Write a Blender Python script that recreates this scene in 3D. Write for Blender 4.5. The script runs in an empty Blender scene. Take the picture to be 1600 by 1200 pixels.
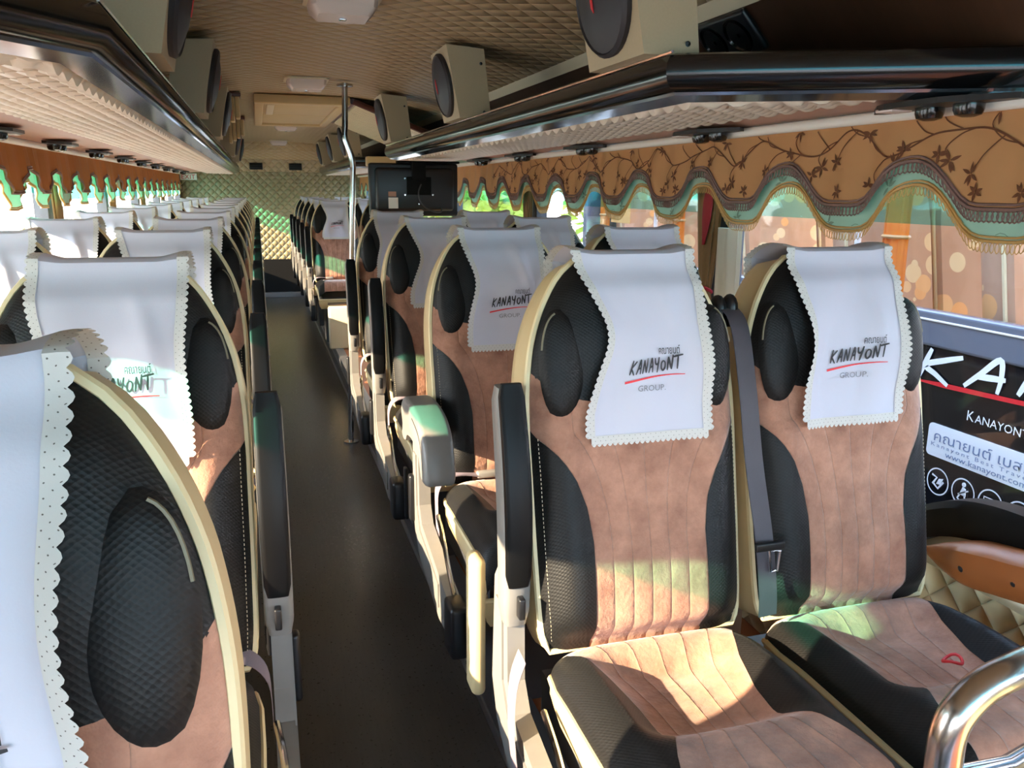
import bpy, bmesh, math, random
from mathutils import Vector, Matrix
random.seed(7)
PI = math.pi
S = bpy.context.scene
COL = S.collection

# ------------------------------------------------------------------ camera, light, exposure
CAMZ = 1.5
F_PX = 1294.0
vp = (402.0, 294.0)                      # where the aisle vanishes
yc = Vector(((vp[0] - 800) / F_PX, -(vp[1] - 600) / F_PX, -1.0)).normalized()
zc = Vector((0, -yc.z, yc.y)).normalized()
if zc.y < 0: zc = -zc
xc = yc.cross(zc)
roll = math.radians(0.5)
xr = xc * math.cos(roll) - zc * math.sin(roll)
zr = zc * math.cos(roll) + xc * math.sin(roll)
cam_d = bpy.data.cameras.new('camera')
cam_d.sensor_width = 36.0
cam_d.sensor_fit = 'HORIZONTAL'
cam_d.lens = F_PX / 1600 * 36.0
cam_d.clip_start = 0.02
cam_d.clip_end = 200
cam = bpy.data.objects.new('camera', cam_d)
COL.objects.link(cam)
m = Matrix((xr, yc, zr))                 # rows are the world axes in camera space
cam.matrix_world = Matrix.Translation((0, 0, CAMZ)) @ m.to_4x4()
S.camera = cam

world = bpy.data.worlds.new('world')
S.world = world
world.use_nodes = True
wn = world.node_tree.nodes
wl = world.node_tree.links
bg = wn['Background']
tc = wn.new('ShaderNodeTexCoord')
sx = wn.new('ShaderNodeSeparateXYZ')
wl.new(tc.outputs['Generated'], sx.inputs[0])
cr = wn.new('ShaderNodeValToRGB')
cr.color_ramp.elements[0].position = 0.0
cr.color_ramp.elements[0].color = (0.55, 0.53, 0.50, 1)
cr.color_ramp.elements[1].position = 1.0
cr.color_ramp.elements[1].color = (0.36, 0.56, 0.95, 1)
e = cr.color_ramp.elements.new(0.08); e.color = (0.88, 0.93, 1.0, 1)
e = cr.color_ramp.elements.new(0.4); e.color = (0.62, 0.78, 1.0, 1)
wl.new(sx.outputs['Z'], cr.inputs[0])
wl.new(cr.outputs[0], bg.inputs[0])
bg.inputs[1].default_value = 9.0

sun_d = bpy.data.lights.new('sun', 'SUN')
sun_d.energy = 19.0
sun_d.angle = math.radians(0.6)
sun_d.color = (1.0, 0.79, 0.54)
sun = bpy.data.objects.new('sun', sun_d)
COL.objects.link(sun)
sun.rotation_euler = Vector((1.0, 0.28, -0.40)).to_track_quat('-Z', 'Y').to_euler()

S.view_settings.view_transform = 'Standard'
S.view_settings.look = 'None'
S.view_settings.gamma = 1.0
S.view_settings.use_curve_mapping = False
S.view_settings.exposure = 0.62
try:
    S.cycles.use_denoising = True
    S.cycles.transparent_max_bounces = 24
    S.cycles.max_bounces = 12
    S.cycles.diffuse_bounces = 6
    S.cycles.sample_clamp_indirect = 8.0
except Exception:
    pass

# ------------------------------------------------------------------ materials
def srgb(r, g, b):
    def f(c):
        c /= 255.0
        return c / 12.92 if c <= 0.04045 else ((c + 0.055) / 1.055) ** 2.4
    return (f(r), f(g), f(b), 1.0)

class NT:
    def __init__(s, name):
        s.m = bpy.data.materials.new(name)
        s.m.use_nodes = True
        s.n = s.m.node_tree.nodes
        s.l = s.m.node_tree.links
        s.p = s.n['Principled BSDF']
        s.out = s.n['Material Output']
    def node(s, t, **k):
        x = s.n.new(t)
        for a, b in k.items(): setattr(x, a, b)
        return x
    def put(s, sock, v):
        if hasattr(v, 'is_linked'): s.l.new(v, sock)
        else: sock.default_value = v
    def math(s, op, a, b=None, clamp=False):
        x = s.node('ShaderNodeMath', operation=op, use_clamp=clamp)
        s.put(x.inputs[0], a)
        if b is not None: s.put(x.inputs[1], b)
        return x.outputs[0]
    def mix(s, f, a, b):
        x = s.node('ShaderNodeMix', data_type='RGBA')
        s.put(x.inputs[0], f); s.put(x.inputs[6], a); s.put(x.inputs[7], b)
        return x.outputs[2]
    def coord(s, kind='Object'):
        return s.node('ShaderNodeTexCoord').outputs[kind]
    def sep(s, v):
        x = s.node('ShaderNodeSeparateXYZ'); s.l.new(v, x.inputs[0]); return x.outputs
    def noise(s, v, scale, detail=2, rough=0.5):
        x = s.node('ShaderNodeTexNoise')
        if v is not None: s.l.new(v, x.inputs['Vector'])
        x.inputs['Scale'].default_value = scale
        x.inputs['Detail'].default_value = detail
        x.inputs['Roughness'].default_value = rough
        return x.outputs[0]
    def bump(s, h, strength=0.5, dist=0.01, prev=None):
        x = s.node('ShaderNodeBump')
        x.inputs['Strength'].default_value = strength
        x.inputs['Distance'].default_value = dist
        s.l.new(h, x.inputs['Height'])
        if prev is not None: s.l.new(prev, x.inputs['Normal'])
        return x.outputs[0]
    def base(s, col=None, rough=None, metal=None, spec=None, normal=None, sheen=None, coat=None):
        p = s.p
        if col is not None: s.put(p.inputs['Base Color'], col)
        if rough is not None: s.put(p.inputs['Roughness'], rough)
        if metal is not None: p.inputs['Metallic'].default_value = metal
        if spec is not None: p.inputs['Specular IOR Level'].default_value = spec
        if normal is not None: s.l.new(normal, p.inputs['Normal'])
        if sheen is not None: p.inputs['Sheen Weight'].default_value = sheen
        if coat is not None: p.inputs['Coat Weight'].default_value = coat
        return s.m

M = {}
def plain(key, col, rough=0.5, metal=0.0, spec=0.5, grain=0.0, scale=60.0, coat=None):
    n = NT(key)
    c = srgb(*col)
    if grain:
        f = n.noise(n.coord(), scale, 3)
        d = tuple(x * (1 - grain) for x in c[:3]) + (1,)
        l = tuple(min(1, x * (1 + grain)) for x in c[:3]) + (1,)
        n.base(n.mix(f, d, l), rough, metal, spec, coat=coat)
    else:
        n.base(c, rough, metal, spec, coat=coat)
    M[key] = n.m
    return n.m

plain('black_gloss', (16, 15, 16), 0.16, 0, 0.6)
plain('black_plastic', (22, 22, 25), 0.38)
plain('arm_black', (12, 12, 13), 0.45, 0, 0.2)
plain('black_matte', (14, 13, 13), 0.8, 0, 0.2)
plain('grey_plastic', (124, 121, 118), 0.42, 0, 0.5, 0.06, 40)
plain('grey_dark', (62, 62, 66), 0.4)
plain('chrome', (215, 215, 220), 0.12, 1.0)
plain('steel', (200, 194, 190), 0.22, 1.0)
plain('alu', (165, 165, 170), 0.35, 0.9)
plain('strip', (120, 126, 134), 0.12, 0.85)
plain('beige_vinyl', (206, 182, 136), 0.42, 0, 0.5, 0.05, 18)
plain('piping', (222, 203, 158), 0.5)
plain('piping_dim', (112, 104, 80), 0.5)
plain('speaker_box', (176, 160, 130), 0.6, 0, 0.4, 0.06, 200)
plain('speaker_grille', (40, 38, 42), 0.55)
plain('cream', (214, 200, 170), 0.5)
plain('hatch', (196, 170, 124), 0.5, 0, 0.4, 0.06, 8)
plain('maroon', (84, 42, 34), 0.35)
plain('red', (205, 40, 44), 0.5)
plain('red_cloth', (150, 22, 34), 0.7)
plain('print_red', (225, 40, 48), 0.5)
plain('print_black', (38, 36, 40), 0.6)
plain('print_grey', (132, 132, 140), 0.6)
plain('print_white', (245, 246, 250), 0.4)
plain('print_blue', (120, 135, 170), 0.5)
plain('sign_white', (225, 215, 205), 0.5)
plain('belt', (72, 68, 74), 0.55, 0, 0.4, 0.1, 500)
plain('lap_belt', (132, 120, 130), 0.5, 0, 0.4, 0.06, 500)
plain('lamp_lens', (222, 206, 198), 0.25, 0, 0.5)
plain('wall_beige', (176, 160, 132), 0.6, 0, 0.4, 0.05, 10)
plain('wood_strip', (176, 134, 112), 0.45, 0, 0.4)
plain('white_paint', (232, 226, 216), 0.4)
plain('frame_grey', (70, 72, 78), 0.4)
plain('ground', (168, 160, 148), 0.9, 0, 0.2, 0.15, 2)
plain('bark', (84, 66, 48), 0.9, 0, 0.2, 0.2, 20)
plain('leather_brown', (150, 88, 46), 0.34, 0, 0.5, 0.10, 25)
plain('bus_black', (20, 20, 24), 0.08, 0, 0.6)
plain('bus_grey', (108, 112, 124), 0.18, 0, 0.5)
plain('bus_roof', (120, 116, 118), 0.4)
plain('braid', (122, 92, 84), 0.5, 0, 0.4, 0.3, 300)
plain('gold_fringe', (196, 150, 84), 0.45, 0, 0.5, 0.2, 300)
lt = NT('fill_glow'); lt.base(srgb(255, 236, 205), 0.5); lt.p.inputs['Emission Color'].default_value = (1, .92, .82, 1); lt.p.inputs['Emission Strength'].default_value = 17.0; M['fill_glow'] = lt.m  # glow of the lamps added inside the parked coach
plain('vine', (104, 58, 26), 0.7)
plain('vine_pale', (128, 150, 128), 0.7)

def quilt_h(n, uv, p):
    o = n.sep(uv)
    a = n.math('DIVIDE', n.math('ADD', o[0], o[1]), p)
    b = n.math('DIVIDE', n.math('SUBTRACT', o[0], o[1]), p)
    sa = n.math('ABSOLUTE', n.math('SINE', n.math('MULTIPLY', a, PI)))
    sb = n.math('ABSOLUTE', n.math('SINE', n.math('MULTIPLY', b, PI)))
    return n.math('POWER', n.math('MULTIPLY', sa, sb), 0.45)

def quilt(key, col, p=0.10, rough=0.42, strength=1.0, dist=0.018, ribs=True):
    n = NT(key)
    uv = n.coord('UV')
    h = quilt_h(n, uv, p)
    nb = n.bump(h, strength, dist)
    c = srgb(*col)
    f = n.noise(uv, 5, 2)
    colr = n.mix(f, tuple(x * 0.9 for x in c[:3]) + (1,), c)
    n.base(colr, rough, 0, 0.5, nb)
    M[key] = n.m
quilt('ceil_quilt', (176, 152, 116), strength=0.8)
quilt('rear_quilt', (150, 136, 102))
quilt('side_quilt', (222, 204, 160), 0.09)
quilt('pad_quilt', (224, 206, 186), 0.07, 0.45, 0.8, 0.012)

# vinyl floor: dark grey with fine streaks running along the aisle
n = NT('floor_vinyl')
o = n.coord()
mp = n.node('ShaderNodeMapping'); mp.inputs['Scale'].default_value = (30, 2.0, 1)
n.l.new(o, mp.inputs[0])
f = n.noise(mp.outputs[0], 3, 4, 0.7)
f2 = n.noise(o, 90, 2)
colr = n.mix(f, srgb(40, 38, 36), srgb(78, 72, 66))
n.base(colr, n.math('ADD', 0.20, n.math('MULTIPLY', f2, 0.22)), 0, 0.5, n.bump(f2, 0.05, 0.001))
M['floor_vinyl'] = n.m
plain('platform', (156, 92, 58), 0.5, 0, 0.4, 0.15, 14)

# suede with brushed mottling and stitched flutes running up the panel
def suede(key, flutes):
    n = NT(key)
    uv = n.coord('UV'); ob = n.coord()
    f = n.noise(ob, 14, 5, 0.65)
    f3 = n.noise(ob, 700, 2)
    mr = n.node('ShaderNodeMapRange'); n.l.new(f, mr.inputs[0])
    mr.inputs[1].default_value = 0.32; mr.inputs[2].default_value = 0.68
    colr = n.mix(mr.outputs[0], srgb(138, 95, 77), srgb(186, 137, 113))
    uo = n.sep(uv)
    ph = n.math('MULTIPLY', uo[0], flutes * PI)
    h = n.math('POWER', n.math('ABSOLUTE', n.math('SINE', ph)), 0.18)
    wr = n.noise(ob, 34, 4, 0.6)
    nb = n.bump(h, 0.75, 0.006)
    nb = n.bump(wr, 0.35, 0.012, nb)
    nb = n.bump(f3, 0.15, 0.001, nb)
    n.base(colr, 0.85, 0, 0.25, nb, sheen=0.35)
    M[key] = n.m
suede('suede_back', 3.0)
suede('suede_cushion', 3.0)

# open-weave black upholstery
n = NT('black_mesh')
ob = n.coord()
so = n.sep(ob)
yz = n.math('ADD', so[1], so[2])
cv = n.node('ShaderNodeCombineXYZ')
n.l.new(n.math('ADD', so[0], yz), cv.inputs[0]); n.l.new(n.math('SUBTRACT', so[0], yz), cv.inputs[1])
v = n.node('ShaderNodeTexVoronoi'); v.voronoi_dimensions = '2D'
n.l.new(cv.outputs[0], v.inputs['Vector']); v.inputs['Scale'].default_value = 130; v.inputs['Randomness'].default_value = 0.12
d = v.outputs['Distance']
colr = n.mix(n.math('MULTIPLY', d, 1.3, True), srgb(9, 8, 8), srgb(25, 24, 24))
n.base(colr, 0.52, 0, 0.28, n.bump(d, 0.45, 0.0013), sheen=0.03)
M['black_mesh'] = n.m

# white towelling: a little light comes through
def cloth(key, col, trans, rough=0.9, pattern=None):
    n = NT(key)
    ob = n.coord()
    f = n.noise(ob, 420, 2)
    nb = n.bump(f, 0.12, 0.001)
    c = srgb(*col) if pattern is None else pattern(n)
    n.base(c, rough, 0, 0.15, nb)
    t = n.node('ShaderNodeBsdfTranslucent')
    n.put(t.inputs[0], c)
    mx = n.node('ShaderNodeMixShader')
    mx.inputs[0].default_value = trans
    n.l.new(n.p.outputs[0], mx.inputs[1]); n.l.new(t.outputs[0], mx.inputs[2])
    n.l.new(mx.outputs[0], n.out.inputs[0])
    M[key] = n.m
cloth('towel', (208, 207, 219), 0.12)
cloth('valance_gold', (210, 156, 106), 0.22, 0.5)
cloth('valance_brown', (176, 112, 62), 0.20, 0.6)
cloth('valance_mint', (190, 214, 196), 0.35, 0.6)
cloth('curtain_brown', (150, 120, 84), 0.25, 0.6)
cloth('curtain_white', (226, 218, 204), 0.3, 0.7)
cloth('curtain_orange', (240, 150, 60), 0.3, 0.7)
def lace_pat(n):
    uv = n.coord('UV')
    o = n.sep(uv)
    a = n.math('SINE', n.math('MULTIPLY', o[0], 2 * PI * 100))
    b = n.math('SINE', n.math('MULTIPLY', o[1], PI * 3))
    h = n.math('GREATER_THAN', n.math('MULTIPLY', a, b), 0.93)
    return n.mix(h, srgb(212, 209, 204), srgb(110, 104, 98))
cloth('lace', None, 0.12, 0.9, lace_pat)
def dots_pat(n):
    ob = n.coord()
    v = n.node('ShaderNodeTexVoronoi'); n.l.new(ob, v.inputs['Vector']); v.inputs['Scale'].default_value = 8.5
    ins = n.math('LESS_THAN', v.outputs['Distance'], 0.40)
    pick = n.sep(v.outputs['Color'])[0]
    dotc = n.mix(pick, srgb(228, 162, 98), srgb(222, 198, 154))
    return n.mix(ins, srgb(190, 148, 116), dotc)
cloth('dotted_orange', None, 0.0, 0.8, dots_pat)
def leaf_pat(n):
    ob = n.coord()
    f = n.noise(ob, 2.2, 3)
    return n.mix(f, srgb(110, 140, 50), srgb(190, 205, 90))
cloth('leaf', None, 0.3, 0.7, leaf_pat)

def wood(key, c1, c2, sc):
    n = NT(key)
    ob = n.coord()
    mp = n.node('ShaderNodeMapping'); mp.inputs['Scale'].default_value = sc
    n.l.new(ob, mp.inputs[0])
    f = n.noise(mp.outputs[0], 4, 4, 0.6)
    n.base(n.mix(f, srgb(*c1), srgb(*c2)), 0.4, 0, 0.4)
    M[key] = n.m
wood('wood_panel', (58, 40, 30), (84, 58, 42), (1, 8, 0.6))
wood('wood_under', (166, 120, 100), (186, 142, 120), (14, 0.8, 1))

# window glass: clear below, teal film along the top; each pane is a thin solid so the tint acts twice
def glass(key, split, film, clear):
    n = NT(key)
    z = n.sep(n.coord())[2]
    t = n.math('GREATER_THAN', z, split)
    c = n.mix(t, clear, film)
    tr = n.node('ShaderNodeBsdfTransparent'); n.l.new(c, tr.inputs[0])
    gl = n.node('ShaderNodeBsdfGlossy'); gl.inputs['Roughness'].default_value = 0.02
    gl.inputs[0].default_value = (1, 1, 1, 1)
    lw = n.node('ShaderNodeLayerWeight'); lw.inputs[0].default_value = 0.5
    fr_ = n.math('ADD', 0.02, n.math('MULTIPLY', n.math('POWER', lw.outputs['Facing'], 4.0), 0.45))
    mx = n.node('ShaderNodeMixShader')
    n.l.new(fr_, mx.inputs[0])
    n.l.new(tr.outputs[0], mx.inputs[1]); n.l.new(gl.outputs[0], mx.inputs[2])
    n.l.new(mx.outputs[0], n.out.inputs[0])
    M[key] = n.m
glass('window_glass_front', 1.47, (0.45, 0.90, 0.82, 1), (0.96, 0.97, 0.96, 1))
glass('window_glass', 1.43, (0.30, 0.86, 0.78, 1), (0.96, 0.97, 0.96, 1))
glass('far_glass', 1.50, (0.35, 0.74, 0.85, 1), (0.93, 0.93, 0.95, 1))
glass('coach_glass', 2.13, (0.45, 0.78, 0.88, 1), (0.95, 0.95, 0.97, 1))
glass('window_glass_right', 1.43, (0.55, 0.86, 0.90, 1), (0.97, 0.97, 0.98, 1))

# ------------------------------------------------------------------ mesh helpers
class MB:
    def __init__(s):
        s.v = []; s.f = []; s.uv = {}; s.mi = []; s.cur = 0
    def add(s, verts, faces, uvs=None):
        o = len(s.v)
        s.v += [tuple(p) for p in verts]
        for f in faces:
            s.f.append(tuple(i + o for i in f)); s.mi.append(s.cur)
        if uvs:
            for i, u in enumerate(uvs): s.uv[o + i] = u
        return s
    def box(s, x0, x1, y0, y1, z0, z1):
        vs = [(x0,y0,z0),(x1,y0,z0),(x1,y1,z0),(x0,y1,z0),(x0,y0,z1),(x1,y0,z1),(x1,y1,z1),(x0,y1,z1)]
        return s.add(vs, [(3,2,1,0),(4,5,6,7),(0,1,5,4),(1,2,6,5),(2,3,7,6),(3,0,4,7)])
    def rbox(s, x0, x1, y0, y1, z0, z1, r=0.01, seg=3, mat=None):
        bm = bmesh.new()
        bmesh.ops.create_cube(bm, size=1.0)
        for v in bm.verts:
            v.co = ((x0+x1)/2 + v.co.x*(x1-x0), (y0+y1)/2 + v.co.y*(y1-y0), (z0+z1)/2 + v.co.z*(z1-z0))
        r = min(r, 0.49*min(abs(x1-x0), abs(y1-y0), abs(z1-z0)))
        bmesh.ops.bevel(bm, geom=bm.edges[:], offset=r, segments=seg, profile=0.5, affect='EDGES')
        if mat is not None: bmesh.ops.transform(bm, matrix=mat, verts=bm.verts[:])
        bm.verts.index_update()
        s.add([v.co[:] for v in bm.verts], [[v.index for v in f.verts] for f in bm.faces])
        bm.free(); return s
    def tube(s, pts, r, n=8, cap=True, closed=False):
        pts = [Vector(p) for p in pts]; N = len(pts)
        rs = r if isinstance(r, (list, tuple)) else [r]*N
        rings = []; up = None
        for i, p in enumerate(pts):
            if closed: d = pts[(i+1) % N] - pts[i-1]
            else: d = pts[min(i+1, N-1)] - pts[max(i-1, 0)]
            if d.length < 1e-9: d = Vector((0,0,1))
            d.normalize()
            if up is None:
                up = Vector((0,0,1)) if abs(d.z) < 0.9 else Vector((1,0,0))
            a = d.cross(up)
            if a.length < 1e-6: a = d.cross(Vector((0,1,0)))
            a.normalize(); b = a.cross(d).normalized(); up = b
            rings.append([p + a*(rs[i]*math.cos(2*PI*k/n)) + b*(rs[i]*math.sin(2*PI*k/n)) for k in range(n)])
        return s.loft(rings, cap, closed)
    def loft(s, rings, cap=True, closed=False, wrap=True):
        n = len(rings[0]); vs = [p for r in rings for p in r]; fs = []
        R = len(rings)
        for i in range(R if closed else R-1):
            j = (i+1) % R
            for k in range(n if wrap else n-1):
                l = (k+1) % n
                fs.append((i*n+k, i*n+l, j*n+l, j*n+k))
        if cap and not closed and wrap:
            fs.append(tuple(range(n-1, -1, -1)))
            fs.append(tuple((R-1)*n + k for k in range(n)))
        return s.add(vs, fs)
    def grid(s, fn, nu, nv, uvf=None):
        vs = []; uvs = []
        for j in range(nv+1):
            for i in range(nu+1):
                a, b = i/nu, j/nv
                vs.append(fn(a, b)); uvs.append(uvf(a, b) if uvf else (a, b))
        fs = [(j*(nu+1)+i, j*(nu+1)+i+1, (j+1)*(nu+1)+i+1, (j+1)*(nu+1)+i) for j in range(nv) for i in range(nu)]
        return s.add(vs, fs, uvs)
    def slab(s, fn, nu, nv, th, uvf=None):
        """a sheet with real thickness: fn gives the front, th(normal-ish vector) the offset to the back"""
        N = (nu+1)*(nv+1)
        vs = []; uvs = []
        for j in range(nv+1):
            for i in range(nu+1):
                vs.append(Vector(fn(i/nu, j/nv))); uvs.append(uvf(i/nu, j/nv) if uvf else (i/nu, j/nv))
        off = Vector(th)
        back = [v + off for v in vs]
        fs = []
        for j in range(nv):
            for i in range(nu):
                a = j*(nu+1)+i
                fs.append((a, a+1, a+nu+2, a+nu+1)); fs.append((N+a+nu+1, N+a+nu+2, N+a+1, N+a))
        for i in range(nu):
            fs.append((i+1, i, N+i, N+i+1)); b = nv*(nu+1)+i; fs.append((b, b+1, N+b+1, N+b))
        for j in range(nv):
            a = j*(nu+1); fs.append((a, a+nu+1, N+a+nu+1, N+a)); b = a+nu; fs.append((b+nu+1, b, N+b, N+b+nu+1))
        return s.add(vs + back, fs, uvs + uvs)
    def prism(s, poly, fn, d0, d1):
        """poly: 2D outline; fn(a, b, d) -> 3D; extruded from d0 to d1"""
        n = len(poly)
        vs = [fn(a, b, d0) for a, b in poly] + [fn(a, b, d1) for a, b in poly]
        fs = [tuple(range(n-1, -1, -1)), tuple(range(n, 2*n))]
        for i in range(n):
            j = (i+1) % n
            fs.append((i, j, n+j, n+i))
        return s.add(vs, fs)
    def ball(s, c, r, n=12, m=8):
        rx, ry, rz = r if isinstance(r, (tuple, list)) else (r, r, r)
        vs = [(c[0], c[1], c[2]-rz)]
        for j in range(1, m):
            t = -PI/2 + PI*j/m
            for i in range(n):
                a = 2*PI*i/n
                vs.append((c[0]+rx*math.cos(t)*math.cos(a), c[1]+ry*math.cos(t)*math.sin(a), c[2]+rz*math.sin(t)))
        vs.append((c[0], c[1], c[2]+rz))
        fs = [(0, 1+(i+1) % n, 1+i) for i in range(n)]
        for j in range(m-2):
            for i in range(n):
                a = 1+j*n
                fs.append((a+i, a+(i+1) % n, a+n+(i+1) % n, a+n+i))
        L = len(vs)-1; a = 1+(m-2)*n
        fs += [(a+i, a+(i+1) % n, L) for i in range(n)]
        return s.add(vs, fs)
    def lathe(s, prof, fn, n=20):
        """prof: (radius, height) pairs; fn(x, y, h) -> 3D"""
        rings = [[fn(r*math.cos(2*PI*k/n), r*math.sin(2*PI*k/n), h) for k in range(n)] for r, h in prof]
        return s.loft(rings, True)
    def ribbon(s, pts, w, fn, d=0.0, th=0.0):
        """flat stroke along 2D pts, width w (number or list), mapped by fn(u, v, d)"""
        P = [Vector((p[0], p[1])) for p in pts]; n = len(P)
        ws = w if isinstance(w, (list, tuple)) else [w]*n
        L = []; R = []
        for i, p in enumerate(P):
            t = P[min(i+1, n-1)] - P[max(i-1, 0)]
            if t.length < 1e-9: t = Vector((1, 0))
            t.normalize(); q = Vector((-t.y, t.x)) * (ws[i]/2)
            L.append(p+q); R.append(p-q)
        vs = [fn(a.x, a.y, d) for a in L] + [fn(a.x, a.y, d) for a in R]
        fs = [(n+i, n+i+1, i+1, i) for i in range(n-1)]
        return s.add(vs, fs)
    def build(s, name, mats, parent=None, smooth=True, sharp=None):
        me = bpy.data.meshes.new(name)
        me.from_pydata([tuple(v) for v in s.v], [], s.f)
        if not isinstance(mats, (list, tuple)): mats = [mats]
        for mm in mats: me.materials.append(M[mm])
        if len(mats) > 1: me.polygons.foreach_set('material_index', s.mi)
        if s.uv:
            ul = me.uv_layers.new(name='UVMap')
            for lp in me.loops: ul.data[lp.index].uv = s.uv.get(lp.vertex_index, (0, 0))
        bm = bmesh.new(); bm.from_mesh(me)
        if not s.uv or sharp == 'fix': bmesh.ops.recalc_face_normals(bm, faces=bm.faces[:])
        bm.to_mesh(me); bm.free()
        if smooth:
            me.polygons.foreach_set('use_smooth', [True]*len(me.polygons))
            try: me.set_sharp_from_angle(angle=math.radians(38))
            except Exception: pass
        o = bpy.data.objects.new(name, me)
        COL.objects.link(o)
        if parent is not None: o.parent = parent
        return o

def tag(o, label, cat, group=None):
    o['label'] = label; o['category'] = cat
    if group: o['group'] = group
    return o
def thing(name, label, cat, loc=(0,0,0), group=None):
    o = bpy.data.objects.new(name, None); COL.objects.link(o)
    o.empty_display_size = 0.1; o.location = loc
    return tag(o, label, cat, group)
def struct(o):
    o['kind'] = 'structure'; return o
def copy_tree(o, parent=None):
    c = o.copy(); COL.objects.link(c)
    if parent is not None: c.parent = parent
    for ch in o.children:
        k = ch.copy(); COL.objects.link(k); k.parent = c
        for g in ch.children:
            q = g.copy(); COL.objects.link(q); q.parent = k
    return c
def sstep(a, b, x):
    t = max(0.0, min(1.0, (x-a)/(b-a))); return t*t*(3-2*t)
def lerp(tab, x):
    for (a, p), (b, q) in zip(tab, tab[1:]):
        if x <= b:
            t = max(0.0, (x-a)/(b-a)); t = t*t*(3-2*t) if False else t
            return p+(q-p)*t
    return tab[-1][1]
def catmull(pts, k=6, closed=False):
    out = []; n = len(pts)
    for i in range(n if closed else n-1):
        p = [Vector(pts[(i+j) % n] if closed else pts[max(0, min(n-1, i+j))]) for j in (-1, 0, 1, 2)]
        for q in range(k):
            t = q/k
            out.append(0.5*((2*p[1]) + (p[2]-p[0])*t + (2*p[0]-5*p[1]+4*p[2]-p[3])*t*t + (3*p[1]-p[0]-3*p[2]+p[3])*t**3))
    if not closed: out.append(Vector(pts[-1]))
    return out
_txt = {}
def text_mesh(body, size, spacing=1.0, shear=0.0):
    k = (body, size, spacing, shear)
    if k in _txt: return _txt[k]
    cu = bpy.data.curves.new('lettering', 'FONT')
    cu.body = body; cu.size = size; cu.space_character = spacing; cu.shear = shear; cu.resolution_u = 2
    ob = bpy.data.objects.new('lettering', cu)
    COL.objects.link(ob)
    bpy.context.view_layer.update()
    me = bpy.data.meshes.new_from_object(ob)
    vs = [(v.co.x, v.co.y) for v in me.vertices]; fs = [tuple(p.vertices) for p in me.polygons]
    bpy.data.objects.remove(ob); bpy.data.curves.remove(cu); bpy.data.meshes.remove(me)
    _txt[k] = (vs, fs)
    return vs, fs
def put_text(mb, body, size, fn, x, y, d, width=None, **k):
    vs, fs = text_mesh(body, size, **k)
    if not vs: return
    w = max(v[0] for v in vs) - min(v[0] for v in vs); x0 = min(v[0] for v in vs)
    sc = (width / w) if width else 1.0
    mb.add([fn(x + (a-x0)*sc, y + b, d) for a, b in vs], fs)

# brush-script capitals of the operator's word mark, unit height, pen strokes
GLY = {
 'K': (0.82, [[(0.22,1.0),(0.10,0.5),(0.0,0.02)], [(0.86,0.94),(0.52,0.74),(0.12,0.46),(0.36,0.24),(0.62,0.0)]]),
 'A': (0.86, [[(0.0,0.0),(0.28,0.46),(0.60,0.98),(0.66,0.5),(0.62,0.02)], [(0.20,0.36),(0.48,0.42),(0.74,0.46)]]),
 'N': (0.86, [[(0.0,0.0),(0.12,0.45),(0.24,0.92)], [(0.24,0.92),(0.40,0.5),(0.56,0.06)], [(0.56,0.06),(0.70,0.55),(0.84,1.05)]]),
 'Y': (0.78, [[(0.10,0.95),(0.12,0.60),(0.36,0.52),(0.60,0.66)], [(0.72,1.0),(0.52,0.5),(0.30,-0.04)]]),
 'O': (0.80, [[(0.42,0.72),(0.14,0.56),(0.06,0.24),(0.28,0.06),(0.60,0.26),(0.66,0.58),(0.42,0.72)]]),
 'T': (0.90, [[(-0.12,0.86),(0.4,0.93),(1.15,1.0)], [(0.50,0.92),(0.42,0.5),(0.32,0.02)]]),
}
def brush_word(mb, word, height, fn, x, y, d, width=None, pen=0.12, rise=0.0):
    tot = sum(GLY[c][0] for c in word) + 0.12*len(word)
    sc = (width/(tot*height)) if width else 1.0
    cx_ = 0.0
    for c in word:
        w, strokes = GLY[c]
        for st in strokes:
            P = catmull([(a, b, 0) for a, b in st], 5)
            pts = [(x + (cx_+p.x)*height*sc, y + p.y*height + rise*(cx_/tot)) for p in P]
            n_ = len(pts)
            d += .00025
            mb.ribbon(pts, [pen*height*(0.55+0.55*math.sin(PI*(0.12+0.80*i/(n_-1)))) for i in range(n_)], fn, d)
        cx_ += w + 0.12

# ------------------------------------------------------------------ the setting
XL, XR, XC = -0.98, 1.46, 0.27
YF, YB = -2.0, 12.2
PZ = 0.20                                    # height of the seat platforms over the aisle
RZ = 1.686                                   # underside of the luggage racks

def xbox(name, mat, *b, parent=None):
    return MB().box(*b).build(name, mat, parent, smooth=False)

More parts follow.
